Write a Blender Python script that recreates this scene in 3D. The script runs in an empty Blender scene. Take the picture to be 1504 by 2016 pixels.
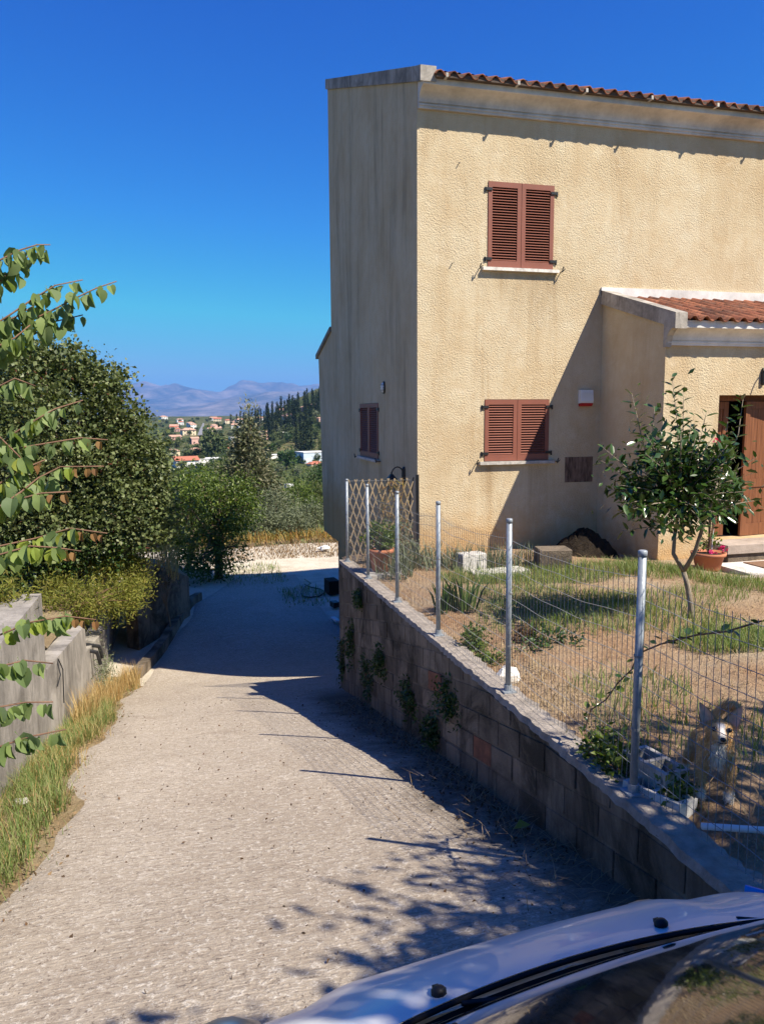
import bpy, math, random
import numpy as np
from mathutils import Vector, Matrix
random.seed(7); RNG = np.random.default_rng(11)
S = bpy.context.scene
COL = S.collection
rad = math.radians

# ------------------------------------------------------------------ camera
# x = along the sunlit house front (right), y = down the driveway, z up; the camera is the origin
PITCH, ROLL, YAW, FPX, PW, PH = rad(-7.2757), rad(0.4026), rad(-14.827), 1515.0, 1504, 2016
def cam_axes():
    cp, sp = math.cos(PITCH), math.sin(PITCH)
    F = np.array([0, cp, sp]); U = np.array([0, -sp, cp]); R = np.array([1., 0, 0])
    cr, sr = math.cos(ROLL), math.sin(ROLL)
    R, U = cr*R - sr*U, sr*R + cr*U
    m = np.array([[math.cos(YAW), -math.sin(YAW), 0], [math.sin(YAW), math.cos(YAW), 0], [0, 0, 1]])
    return m @ R, m @ U, m @ F
CR, CU, CF = cam_axes()
cd = bpy.data.cameras.new('camera'); cam = bpy.data.objects.new('camera', cd); COL.objects.link(cam)
cd.sensor_fit = 'VERTICAL'; cd.sensor_height = 36.0; cd.lens = FPX/PH*36.0
cd.clip_start = 0.05; cd.clip_end = 80000
cam.matrix_world = Matrix(((CR[0], CU[0], -CF[0], 0), (CR[1], CU[1], -CF[1], 0), (CR[2], CU[2], -CF[2], 0), (0, 0, 0, 1)))
S.camera = cam
def ray(x, y): return ((x-PW/2)/FPX)*CR - ((y-PH/2)/FPX)*CU + CF
def px(x, y, u=None, v=None, z=None):
    d = ray(x, y)
    k = u/d[0] if u is not None else v/d[1] if v is not None else z/d[2]
    return Vector(d*k)

# ------------------------------------------------------------------ world, sun, exposure
SUN_AZ, SUN_EL = rad(46.3), rad(51.0)
LD = Vector((-math.cos(SUN_EL)*math.cos(SUN_AZ), math.cos(SUN_EL)*math.sin(SUN_AZ), -math.sin(SUN_EL)))
w = bpy.data.worlds.new('World'); S.world = w; w.use_nodes = True
nt = w.node_tree; nt.nodes.clear()
sky = nt.nodes.new('ShaderNodeTexSky'); sky.sky_type = 'NISHITA'; sky.sun_disc = False
sky.sun_elevation = SUN_EL
tosun = -LD
sky.sun_rotation = math.atan2(tosun.x, tosun.y)
sky.altitude = 200; sky.air_density = 1.0; sky.dust_density = 0.0; sky.ozone_density = 1.6
sp_ = nt.nodes.new('ShaderNodeSeparateColor'); hs = nt.nodes.new('ShaderNodeCombineColor')   # deep clear blue: one tone curve per channel for the whole sky
nt.links.new(sky.outputs[0], sp_.inputs[0])
for i_, (k_, e_, top_c) in enumerate(((.034, 2.3, 2.6), (.40, 1.62, 6.2), (2.30, .78, 8.5))):
    pw = nt.nodes.new('ShaderNodeMath'); pw.operation = 'POWER'; pw.inputs[1].default_value = e_
    ml = nt.nodes.new('ShaderNodeMath'); ml.operation = 'MULTIPLY'; ml.inputs[1].default_value = k_
    mi = nt.nodes.new('ShaderNodeMath'); mi.operation = 'MINIMUM'; mi.inputs[1].default_value = top_c
    nt.links.new(sp_.outputs[i_], pw.inputs[0]); nt.links.new(pw.outputs[0], ml.inputs[0]); nt.links.new(ml.outputs[0], mi.inputs[0]); nt.links.new(mi.outputs[0], hs.inputs[i_])
bg = nt.nodes.new('ShaderNodeBackground'); bg.inputs['Strength'].default_value = 0.05
out = nt.nodes.new('ShaderNodeOutputWorld')
nt.links.new(hs.outputs[0], bg.inputs['Color']); nt.links.new(bg.outputs[0], out.inputs[0])
sd = bpy.data.lights.new('sun', 'SUN'); sd.energy = 5.0; sd.angle = rad(0.53); sd.color = (1.0, 0.915, 0.775)
sun = bpy.data.objects.new('sun', sd); COL.objects.link(sun)
sun.rotation_euler = LD.to_track_quat('-Z', 'Y').to_euler()
vs = S.view_settings; vs.view_transform = 'Standard'; vs.look = 'None'; vs.gamma = 1.0; vs.use_curve_mapping = False
vs.exposure = 0.96
S.render.engine = 'CYCLES'
cy = S.cycles
cy.use_denoising = True; cy.max_bounces = 6; cy.diffuse_bounces = 4; cy.glossy_bounces = 3; cy.transmission_bounces = 4; cy.transparent_max_bounces = 6; cy.volume_bounces = 0
cy.sample_clamp_indirect = 6.0; cy.caustics_reflective = False; cy.caustics_refractive = False

# ------------------------------------------------------------------ materials
MATS = {}
class NT:
    def __init__(s, name):
        m = bpy.data.materials.new(name); m.use_nodes = True; s.m = m; s.t = m.node_tree; s.t.nodes.clear(); MATS[name] = m
        s.o = s.n('ShaderNodeOutputMaterial')
    def n(s, typ, **k):
        d = s.t.nodes.new(typ)
        for a, b in k.items(): setattr(d, a, b)
        return d
    def l(s, a, b): s.t.links.new(a, b)
    def pos(s, coord='pos', stretch=(1, 1, 1), rot=(0, 0, 0)):
        if coord == 'pos': p = s.n('ShaderNodeNewGeometry').outputs['Position']
        else: p = s.n('ShaderNodeTexCoord').outputs['Object']
        mp = s.n('ShaderNodeMapping'); mp.inputs['Scale'].default_value = stretch; mp.inputs['Rotation'].default_value = rot
        s.l(p, mp.inputs[0]); return mp.outputs[0]
    def noise(s, p, scale, detail=6, rough=.6, dist=0, ntype=None):
        q = s.n('ShaderNodeTexNoise'); q.inputs['Scale'].default_value = scale; q.inputs['Detail'].default_value = detail
        q.inputs['Roughness'].default_value = rough; q.inputs['Distortion'].default_value = dist
        s.l(p, q.inputs['Vector']); return q.outputs['Fac']
    def vor(s, p, scale, feat='F1'):
        q = s.n('ShaderNodeTexVoronoi'); q.feature = feat; q.inputs['Scale'].default_value = scale; s.l(p, q.inputs['Vector']); return q
    def ramp(s, f, stops, interp='LINEAR'):
        r = s.n('ShaderNodeValToRGB'); e = r.color_ramp.elements; r.color_ramp.interpolation = interp
        while len(e) < len(stops): e.new(.5)
        for i, (a, c) in enumerate(stops):
            e[i].position = a; e[i].color = (*c, 1) if len(c) == 3 else c
        s.l(f, r.inputs[0]); return r.outputs[0]
    def g(s, f, a, b, lo=0., hi=1.):      # map range to 0..1
        r = s.n('ShaderNodeMapRange'); r.inputs[1].default_value = a; r.inputs[2].default_value = b; r.inputs[3].default_value = lo; r.inputs[4].default_value = hi
        s.l(f, r.inputs[0]); return r.outputs[0]
    def mix(s, f, a, b, mode='MIX'):
        r = s.n('ShaderNodeMix'); r.data_type = 'RGBA'; r.blend_type = mode
        for i, x in ((0, f), (6, a), (7, b)):
            if isinstance(x, (int, float)): r.inputs[i].default_value = x
            elif isinstance(x, tuple): r.inputs[i].default_value = (*x, 1)
            else: s.l(x, r.inputs[i])
        return r.outputs[2]
    def mth(s, op, a, b=None):
        r = s.n('ShaderNodeMath'); r.operation = op
        for i, x in ((0, a), (1, b)):
            if x is None: continue
            if isinstance(x, (int, float)): r.inputs[i].default_value = x
            else: s.l(x, r.inputs[i])
        return r.outputs[0]
    def bump(s, h, strength=.5, dist=.02, prev=None):
        b = s.n('ShaderNodeBump'); b.inputs['Strength'].default_value = strength; b.inputs['Distance'].default_value = dist
        s.l(h, b.inputs['Height'])
        if prev is not None: s.l(prev, b.inputs['Normal'])
        return b.outputs[0]
    def pbsdf(s, col, rough=.85, normal=None, spec=.3, metal=0., coat=0., out=True, alpha=None):
        b = s.n('ShaderNodeBsdfPrincipled')
        if isinstance(col, tuple): b.inputs['Base Color'].default_value = (*col, 1)
        else: s.l(col, b.inputs['Base Color'])
        if isinstance(rough, (int, float)): b.inputs['Roughness'].default_value = rough
        else: s.l(rough, b.inputs['Roughness'])
        b.inputs['Specular IOR Level'].default_value = spec; b.inputs['Metallic'].default_value = metal; b.inputs['Coat Weight'].default_value = coat
        if coat: b.inputs['Coat Roughness'].default_value = .03
        if normal is not None: s.l(normal, b.inputs['Normal'])
        if out: s.l(b.outputs[0], s.o.inputs[0])
        return b.outputs[0]

def simple(name, c, rough=.8, var=.25, scale=6, bump=0., bscale=60, spec=.3, coord='pos', metal=0., stretch=(1, 1, 1), coat=0.):
    t = NT(name); p = t.pos(coord, stretch)
    n = t.noise(p, scale, 7)
    d = tuple(x*(1-var) for x in c); l = tuple(min(1, x*(1+var)) for x in c)
    col = t.ramp(n, [(.3, d), (.7, l)])
    nm = t.bump(t.noise(p, bscale, 5), bump, .02) if bump else None
    t.pbsdf(col, rough, nm, spec, metal, coat); return t.m

def leafmat(name, cols, trans=.3, rough=.5, spec=.35):
    t = NT(name)
    ri = t.n('ShaderNodeNewGeometry').outputs['Random Per Island']
    oi = t.n('ShaderNodeObjectInfo').outputs['Random']
    r = t.mth('FRACT', t.mth('ADD', ri, oi))
    k = len(cols)
    col = t.ramp(r, [((i+.0)/max(1, k-1), c) for i, c in enumerate(cols)])
    a = t.pbsdf(col, rough, None, spec, out=False)
    tr = t.n('ShaderNodeBsdfTranslucent')
    bright = t.mix(1.0, col, (1.25, 1.35, .55), 'MULTIPLY'); t.l(bright, tr.inputs[0])
    mx = t.n('ShaderNodeMixShader'); mx.inputs[0].default_value = trans
    t.l(a, mx.inputs[1]); t.l(tr.outputs[0], mx.inputs[2]); t.l(mx.outputs[0], t.o.inputs[0]); return t.m

# ------------------------------------------------------------------ mesh helpers
class MB:
    def __init__(s): s.v = []; s.f = []
    def add(s, vs, fs):
        o = len(s.v); s.v += [tuple(x) for x in vs]; s.f += [tuple(i+o for i in f) for f in fs]; return s
    def box(s, a, b, T=None):
        x0, y0, z0 = a; x1, y1, z1 = b
        vs = [(x, y, z) for z in (z0, z1) for x, y in ((x0, y0), (x1, y0), (x1, y1), (x0, y1))]
        if T: vs = [T(*q) for q in vs]
        return s.add(vs, [(3, 2, 1, 0), (4, 5, 6, 7), (0, 1, 5, 4), (1, 2, 6, 5), (2, 3, 7, 6), (3, 0, 4, 7)])
    def prism(s, poly, T, t0, t1):     # poly of (a,b); T(a,b,t) -> point
        n = len(poly); vs = [T(a, b, t0) for a, b in poly] + [T(a, b, t1) for a, b in poly]
        fs = [tuple(range(n-1, -1, -1)), tuple(range(n, 2*n))] + [(i, (i+1) % n, n+(i+1) % n, n+i) for i in range(n)]
        return s.add(vs, fs)
    def tube(s, pts, r, n=6, cap=True):
        pts = [Vector(p) for p in pts]; k = len(pts)
        rs = r if isinstance(r, (list, tuple)) else [r]*k
        vs = []; prev = None
        for i, p in enumerate(pts):
            d = (pts[min(i+1, k-1)] - pts[max(i-1, 0)])
            if d.length < 1e-9: d = Vector((0, 0, 1))
            d.normalize()
            a = prev - d*prev.dot(d) if prev is not None else d.orthogonal()
            if a.length < 1e-6: a = d.orthogonal()
            a.normalize(); prev = a; b = d.cross(a)
            for j in range(n):
                t = 2*math.pi*j/n; vs.append(p + (a*math.cos(t) + b*math.sin(t))*rs[i])
        fs = [(i*n+j, i*n+(j+1) % n, (i+1)*n+(j+1) % n, (i+1)*n+j) for i in range(k-1) for j in range(n)]
        if cap: fs += [tuple(range(n-1, -1, -1)), tuple(range((k-1)*n, k*n))]
        return s.add(vs, fs)
    def lathe(s, prof, c=(0, 0, 0), n=16):   # prof (r,z)
        k = len(prof); vs = [(c[0]+r*math.cos(2*math.pi*j/n), c[1]+r*math.sin(2*math.pi*j/n), c[2]+z) for r, z in prof for j in range(n)]
        fs = [(i*n+j, i*n+(j+1) % n, (i+1)*n+(j+1) % n, (i+1)*n+j) for i in range(k-1) for j in range(n)]
        fs += [tuple(range(n-1, -1, -1)), tuple(range((k-1)*n, k*n))]
        return s.add(vs, fs)
    def grid(s, fn, nu, nv):
        vs = [fn(i/nu, j/nv) for j in range(nv+1) for i in range(nu+1)]
        w_ = nu+1
        return s.add(vs, [(j*w_+i, j*w_+i+1, (j+1)*w_+i+1, (j+1)*w_+i) for j in range(nv) for i in range(nu)])
    def blob(s, c, r, n=10, jit=.12):
        c = Vector(c); vs = [c + Vector((0, 0, -r[2]))]
        m = n//2
        for i in range(1, m):
            for j in range(n):
                a = math.pi*i/m; b = 2*math.pi*j/n; q = 1 + random.uniform(-jit, jit)
                vs.append(c + Vector((r[0]*math.sin(a)*math.cos(b)*q, r[1]*math.sin(a)*math.sin(b)*q, -r[2]*math.cos(a)*q)))
        vs.append(c + Vector((0, 0, r[2]))); L = len(vs)-1
        fs = [(0, 1+(j+1) % n, 1+j) for j in range(n)]
        for i in range(m-2):
            fs += [(1+i*n+j, 1+i*n+(j+1) % n, 1+(i+1)*n+(j+1) % n, 1+(i+1)*n+j) for j in range(n)]
        fs += [(L, 1+(m-2)*n+j, 1+(m-2)*n+(j+1) % n) for j in range(n)]
        return s.add(vs, fs)
    def mesh(s, name, smooth=False, off=None):
        vs = s.v
        if off is not None: vs = [(x-off[0], y-off[1], z-off[2]) for x, y, z in vs]
        me = bpy.data.meshes.new(name); me.from_pydata(vs, [], s.f); me.update()
        if smooth: me.polygons.foreach_set('use_smooth', [True]*len(me.polygons))
        return me

def npmesh(name, V, F, smooth=False):       # V (n,3), F (m,k)
    me = bpy.data.meshes.new(name); V = np.asarray(V, np.float32); F = np.asarray(F, np.int32); m, k = F.shape
    me.vertices.add(len(V)); me.vertices.foreach_set('co', V.ravel())
    me.loops.add(m*k); me.loops.foreach_set('vertex_index', F.ravel())
    me.polygons.add(m); me.polygons.foreach_set('loop_start', np.arange(0, m*k, k, dtype=np.int32))
    me.polygons.foreach_set('loop_total', np.full(m, k, np.int32))
    if smooth: me.polygons.foreach_set('use_smooth', np.ones(m, bool))
    me.update(calc_edges=True); me.validate(); return me

ROOT = {}
def setp(o, label=None, cat=None, group=None, kind=None):
    if label: o['label'] = label
    if cat: o['category'] = cat
    if group: o['group'] = group
    if kind: o['kind'] = kind
    return o
def thing(name, loc, label, cat, group=None, rot=None):
    o = bpy.data.objects.new(name, None); COL.objects.link(o); o.location = loc
    if rot: o.rotation_euler = rot
    o.empty_display_size = .1
    setp(o, label, cat, group); ROOT[o] = Vector(loc) if rot is None else Vector((0, 0, 0)); return o
def mk(name, mb, m, parent=None, smooth=False, **k):
    """link one mesh object; mb in world coords (or local to a rotated parent)"""
    off = ROOT[parent] if parent is not None else None
    me = mb.mesh(name, smooth, off) if isinstance(mb, MB) else mb
    if isinstance(m, str): m = MATS[m]
    if m is not None and not me.materials: me.materials.append(m)
    o = bpy.data.objects.new(name, me); COL.objects.link(o)
    if parent is not None: o.parent = parent; ROOT[o] = off
    setp(o, **k); return o
def inst(name, me, parent, loc, rot=(0, 0, 0), scale=None, **k):   # shared mesh piece, loc in world
    o = bpy.data.objects.new(name, me); COL.objects.link(o)
    if parent is not None: o.parent = parent; o.location = Vector(loc) - ROOT[parent]; ROOT[o] = Vector(loc)
    else: o.location = loc
    o.rotation_euler = rot
    if scale is not None: o.scale = scale if not isinstance(scale, (int, float)) else (scale,)*3
    setp(o, **k); return o
def copytree(o, parent=None):
    c = o.copy(); COL.objects.link(c)
    if parent is not None: c.parent = parent
    for ch in o.children: copytree(ch, c)
    return c

# leaf clouds: centres (n,3), outward hints (n,3)
def leaf_mesh(name, C, size, hint=None, flat=.5, aspect=.5, fold=.25, droop=0., jit=.5, smooth=False, rng=RNG):
    n = len(C); C = np.asarray(C, float)
    d = rng.normal(size=(n, 3)); d[:, 2] -= droop
    if hint is not None: d = d*(1-flat) + hint*flat*1.6
    d /= np.linalg.norm(d, axis=1)[:, None]+1e-9          # leaf axis
    nrm = rng.normal(size=(n, 3)); nrm[:, 2] += .9
    nrm -= d*np.sum(nrm*d, 1)[:, None]; nrm /= np.linalg.norm(nrm, axis=1)[:, None]+1e-9
    s = np.cross(d, nrm)
    L = (size*(1+rng.uniform(-jit, jit, n)))[:, None]; Wd = L*aspect
    V = np.empty((n, 4, 3)); V[:, 0] = C - d*L*.5; V[:, 2] = C + d*L*.5
    V[:, 1] = C + s*Wd*.5 + nrm*Wd*fold; V[:, 3] = C - s*Wd*.5 + nrm*Wd*fold
    i = np.arange(n)[:, None]*4
    F = np.concatenate([i+np.array([[0, 1, 2]]), i+np.array([[0, 2, 3]])], 1).reshape(-1, 3)
    return npmesh(name, V.reshape(-1, 3), F, smooth)
def clumps(ell, nclump, per, spread, surf=.75, rng=RNG):
    """ell: list of (centre, radii); returns leaf centres, outward hints, clump centres"""
    vol = np.array([np.prod(r)**(2/3) for _, r in ell]); pk = rng.choice(len(ell), nclump, p=vol/vol.sum())
    q = rng.normal(size=(nclump, 3)); q /= np.linalg.norm(q, axis=1)[:, None]
    rr = (surf + (1-surf)*rng.uniform(0, 1, nclump)**.6)*rng.uniform(.75, 1.08, nclump)
    c0 = np.array([ell[k][0] for k in pk], float); r0 = np.array([ell[k][1] for k in pk], float)
    cc = c0 + q*r0*rr[:, None]
    C = np.repeat(cc, per, 0) + rng.normal(size=(nclump*per, 3))*spread
    H = np.repeat(q, per, 0)
    return C, H, cc
def strands(name, P, h, wd, lean=.35, bias=(0, 0), rng=RNG, jit=.5, seg=2):
    """grass blades: P (n,3) bases"""
    n = len(P); P = np.asarray(P, float)
    a = rng.uniform(0, 2*np.pi, n); H = h*(1+rng.uniform(-jit, jit, n))
    le = lean*rng.uniform(.2, 1.5, n)*H
    d = np.stack([np.cos(a)+bias[0], np.sin(a)+bias[1], np.zeros(n)], 1)
    s = np.stack([-np.sin(a), np.cos(a), np.zeros(n)], 1)*(wd*.5)
    up = np.array([0, 0, 1.])
    mid = P + d*(le*.35)[:, None] + up*(H*.6)[:, None]; tip = P + d*le[:, None] + up*H[:, None]
    V = np.stack([P-s, P+s, mid+s*.8, mid-s*.8, tip], 1)
    i = np.arange(n)[:, None]*5
    F = np.concatenate([i+np.array([[0, 1, 2]]), i+np.array([[0, 2, 3]]), i+np.array([[3, 2, 4]])], 1).reshape(-1, 3)
    return npmesh(name, V.reshape(-1, 3), F)

# ------------------------------------------------------------------ surface materials
def mat_stucco(name, streak):
    t = NT(name); p = t.pos()
    big = t.noise(p, .8, 5, .6); mid = t.noise(p, 5, 6, .65)
    col = t.ramp(big, [(.3, (.51, .40, .25)), (.5, (.585, .49, .33)), (.72, (.62, .545, .395))])
    col = t.mix(t.g(mid, .35, .7, 0, .35), col, (.48, .33, .18))
    sx = t.n('ShaderNodeSeparateXYZ'); t.l(t.n('ShaderNodeNewGeometry').outputs['Position'], sx.inputs[0])
    # rain streaks, running down the wall
    ps = t.pos('pos', (2.2, 2.2, .20)); st = t.noise(ps, .9, 9, .72, .6)
    ps2 = t.pos('pos', (1, 1, .4)); st2 = t.noise(ps2, .5, 5, .65, .5)
    if streak:
        col = t.mix(t.mth('MULTIPLY', t.g(st, .49, .68), t.g(st2, .38, .62, .08, .85)), col, (.07, .062, .05))
        col = t.mix(t.g(st2, .35, .75, .05, .35), col, (.35, .29, .18))
    else:
        col = t.mix(t.mth('MULTIPLY', t.g(st, .47, .68), t.g(st2, .35, .6, .1, .6)), col, (.40, .27, .14))
        col = t.mix(t.g(t.noise(p, 2.6, 7, .7, .6), .56, .74, 0, .38), col, (.74, .66, .50))
        for wx0, wx1, wz in ((5.1, 6.55, 2.40), (5.1, 6.52, -.90)):      # run-off below the sills
            dn = t.mth('MULTIPLY', t.mth('MULTIPLY', t.g(sx.outputs[0], wx0-.05, wx0+.1), t.g(sx.outputs[0], wx1+.05, wx1-.1)), t.mth('MULTIPLY', t.g(sx.outputs[2], wz+.0, wz-.05), t.g(sx.outputs[2], wz-1.1, wz-.1)))
            col = t.mix(t.mth('MULTIPLY', dn, t.g(st, .42, .62, .05, .55)), col, (.30, .21, .12))
    # soil splashed up at the foot of the wall
    low = t.mth('ADD', sx.outputs[2], t.mth('MULTIPLY', mid, -.9))
    col = t.mix(t.g(low, -2.1, -2.95, 0, .75), col, (.46, .26, .09))
    v1 = t.vor(t.pos('pos', (1, 1, 1)), 44, 'SMOOTH_F1'); n1 = t.noise(p, 38, 5, .62, .8)
    h = t.mth('ADD', t.mth('MULTIPLY', v1.outputs['Distance'], -.7), n1)
    big_b = t.g(t.noise(p, 1.7, 4, .6), .35, .65, .45, 1.0); nm = t.bump(t.mth('MULTIPLY', h, big_b), .68 if not streak else .5, .022)
    t.pbsdf(col, .95, nm, .12); return t.m
mat_stucco('stucco', False); mat_stucco('stucco_weathered', True)

def mat_drive():
    t = NT('driveway_concrete'); p = t.pos()
    big = t.noise(p, .45, 5, .6); fine = t.noise(p, 60, 3, .7); mid = t.noise(p, 9, 6, .7)
    col = t.ramp(big, [(.3, (.45, .375, .29)), (.55, (.55, .47, .37)), (.75, (.62, .54, .44))])
    rid = t.noise(t.pos('pos', (9, 60, 9), (0, 0, .12)), 1.0, 6, .72, .5)
    col = t.mix(t.g(rid, .40, .60, .6, 0), col, (.25, .20, .155))
    col = t.mix(t.g(mid, .52, .75, 0, .35), col, (.62, .57, .50))
    peb = t.noise(p, 24, 5, .85); col = t.mix(t.g(peb, .54, .62, 0, .85), col, (.72, .66, .57)); col = t.mix(t.g(t.noise(p, 28, 5, .85), .56, .64, 0, .85), col, (.15, .115, .09))
    sxx = t.n('ShaderNodeSeparateXYZ'); t.l(p, sxx.inputs[0]); dirt_shade = t.mth('ADD', sxx.outputs[0], t.mth('MULTIPLY', t.noise(p, 2.2, 6, .7), 1.1))   # soil at the wall foot, darkened further to deepen the wall's shade
    col = t.mix(t.mth('MULTIPLY', t.g(dirt_shade, 2.15, 2.6, 0, .85), t.g(sxx.outputs[1], 12.4, 11.0)), col, (.085, .065, .045))
    col = t.mix(t.mth('MULTIPLY', t.g(fine, .6, .72), .6), col, (.15, .12, .10))
    st = t.noise(p, 1.3, 6, .7, .5); col = t.mix(t.g(st, .55, .76, 0, .5), col, (.30, .235, .175)); col = t.mix(t.g(t.noise(p, .55, 5, .65, .8), .55, .7, 0, .3), col, (.36, .29, .22))
    h = t.mth('ADD', t.mth('MULTIPLY', rid, .8), t.mth('ADD', t.mth('MULTIPLY', fine, .35), t.mth('MULTIPLY', peb, 1.3)))
    t.pbsdf(col, .95, t.bump(h, .75, .03), .15)
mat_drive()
def mat_soil(name, a, b, c):
    t = NT(name); p = t.pos(); n = t.noise(p, 1.1, 8, .65, .4); f = t.noise(p, 28, 6, .75)
    col = t.ramp(n, [(.32, a), (.5, b), (.68, c)]); col = t.mix(t.g(f, .4, .7, 0, .55), col, tuple(x*1.45 for x in b))
    col = t.mix(t.g(t.noise(p, 70, 4, .8), .55, .75, 0, .5), col, (.10, .065, .035))
    t.pbsdf(col, .97, t.bump(t.mth('ADD', f, t.noise(p, 7, 5)), .9, .05), .1)
mat_soil('garden_soil', (.29, .16, .08), (.36, .25, .155), (.41, .33, .225))
mat_soil('verge_soil', (.20, .15, .085), (.30, .22, .12), (.38, .31, .19))
mat_soil('yard_gravel', (.42, .36, .26), (.60, .53, .42), (.66, .60, .50))
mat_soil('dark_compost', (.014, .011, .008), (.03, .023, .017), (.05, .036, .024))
def mat_conc(name, c, streak=.5, sc=2.2, bs=.45, grime=0.):
    t = NT(name); p = t.pos(); n = t.noise(p, sc, 7, .65)
    d = tuple(x*.62 for x in c); l = tuple(min(1, x*1.22) for x in c)
    col = t.ramp(n, [(.3, d), (.55, c), (.75, l)])
    ob_ = t.g(t.n('ShaderNodeObjectInfo').outputs['Random'], 0, 1, .72, 1.25); col = t.mix(1.0, col, t.ramp(t.mth('MULTIPLY', ob_, .5), [(0, (0, 0, 0)), (1, (2, 2, 2))]), 'MULTIPLY')
    s = t.noise(t.pos('pos', (5, 5, .5)), 1.3, 6, .7); col = t.mix(t.g(s, .5, .75, 0, streak), col, tuple(x*.3 for x in c))
    if grime: col = t.mix(t.g(t.noise(p, 1.1, 8, .72, .7), .46, .62, 0, grime), col, (.045, .037, .026))
    f = t.noise(p, 45, 5, .7); col = t.mix(t.g(f, .55, .75, 0, .4), col, d)
    t.pbsdf(col, .93, t.bump(t.mth('ADD', f, t.mth('MULTIPLY', n, 2.)), bs, .02), .2)
mat_conc('board_concrete', (.40, .365, .32), .7, 1.8, .6, .45); mat_conc('grey_block', (.24, .19, .14), .95, 1.3, 1.0, .92); mat_conc('mortar', (.18, .145, .11), .9, 2, .6, .9)
mat_conc('cap_concrete', (.46, .40, .34), .3, 9, .9); mat_conc('coping', (.36, .33, .29), .95, 2.4, .25, .5); mat_conc('cornice', (.66, .64, .61), .12, 1.5, .08)
mat_conc('pale_block', (.60, .57, .52), .3, 5); mat_conc('paving', (.50, .41, .34), .2, 3); mat_conc('sill_stone', (.66, .62, .56), .3, 12, .15)
t = NT('brick_red'); pp_ = t.pos(); t.pbsdf(t.ramp(t.noise(pp_, 12, 5), [(.3, (.13, .07, .05)), (.7, (.30, .13, .08))]), .95, t.bump(t.noise(pp_, 50, 4), .5, .02), .1)
simple('shutter_paint', (.235, .083, .055), .55, .07, 3, spec=.35); simple('dark_void', (.012, .010, .009), .9, .1)
simple('black_iron', (.014, .014, .015), .45, .2, 20, spec=.5); simple('galvanised', (.26, .29, .32), .42, .18, 25, .15, 40, spec=.35, metal=.15)
simple('wire', (.24, .24, .235), .6, .2, 30, metal=.2); simple('white_plastic', (.72, .72, .70), .4, .04, 3); simple('red_plastic', (.45, .02, .02), .3, .05, 3)
t = NT('roof_tile'); p = t.pos(); n = t.noise(p, 6, 7, .7); oi = t.n('ShaderNodeObjectInfo').outputs['Random']
col = t.ramp(t.mth('FRACT', t.mth('ADD', oi, t.mth('MULTIPLY', n, .3))), [(0, (.13, .055, .036)), (.4, (.27, .10, .058)), (.75, (.36, .145, .08)), (1, (.17, .085, .06))])
col = t.mix(t.g(t.noise(p, 11, 6, .75), .45, .68, 0, .8), col, (.055, .042, .034)); t.pbsdf(col, .92, t.bump(t.noise(p, 50, 5), .4, .02), .15)
t = NT('door_wood'); p = t.pos('pos', (14, 14, .7)); n = t.noise(p, 2.2, 7, .7)
t.pbsdf(t.ramp(n, [(.3, (.10, .036, .016)), (.55, (.21, .082, .036)), (.75, (.27, .115, .055))]), .5, t.bump(n, .15, .01), .35)
t = NT('lattice_wood'); p = t.pos('pos', (6, 6, 2)); t.pbsdf(t.ramp(t.noise(p, 4, 6, .7), [(.3, (.22, .16, .09)), (.7, (.40, .31, .20))]), .85, None, .2)
simple('bark', (.13, .095, .065), .95, .4, 14, .8, 45, stretch=(1, 1, .35)); simple('pale_bark', (.24, .20, .15), .95, .35, 16, .6, 50, stretch=(1, 1, .4))
simple('twig', (.17, .095, .06), .85, .3, 20); simple('dry_twig', (.32, .17, .075), .9, .35, 20)
simple('terracotta', (.44, .165, .085), .8, .12, 7, .15, 60); simple('pot_soil', (.03, .02, .013), 1, .3, 30)

# ------------------------------------------------------------------ ground levels
def gz(v):
    if v < 14.5: return -(1.827 + .197*v + .002*v*v)
    t_ = min(v-14.5, 5.0); z0 = -(1.827 + .197*14.5 + .002*14.5**2)
    return z0 - .255*t_ + .0255*t_*t_ - .006*max(0, v-19.5)
def wall_top(v): return -1.9 - .0365*v
def post_u(v): return 2.185 + .031*v
def hash2(a, b): return math.sin(a*12.9898+b*78.233)*43758.5453 % 1
def garden_z(u, v):
    b = wall_top(max(-4, min(v, 12.6))) - .05 - .008*max(0, u-3) - .07*max(0, 1-(u-post_u(v))/.5)
    return b + .03*math.sin(u*2.1+v*.7) + .025*math.sin(v*2.9-u*1.3) + .015*math.sin(u*6.1)*math.sin(v*5.3)
def left_z(u, v):
    def sm(a, b, x): x = min(1, max(0, (x-a)/(b-a))); return x*x*(3-2*x)
    t_ = -2.12 + .02*(5-v)*(v < 5) - 1.15*sm(9.3, 11.2, v) - .35*sm(13, 17, v) - 1.1*sm(20, 24, v) - 1.0*sm(25, 33, v)
    return t_ + .06*math.sin(u*1.7+v) + .04*math.sin(v*2.3+u*3)
def edge_l(v):   # left edge of the concrete
    if v < 16: return -1.12 + .10*math.sin(v*1.3) + .05*math.sin(v*4.1)
    if v < 24: return -1.0 + (v-16)*.17
    return .36 + (v-24)*.42
def sheet(name, m, us, vs_, zf, **k):
    mb = MB(); n = len(us); mb.add([(u, v, zf(u, v)) for v in vs_ for u in us], [(j*n+i, j*n+i+1, (j+1)*n+i+1, (j+1)*n+i) for j in range(len(vs_)-1) for i in range(n-1)])
    return mk(name, mb, m, None, True, kind='structure', **k)
fr = lambda a, b, n: [a+(b-a)*i/n for i in range(n+1)]
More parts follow.
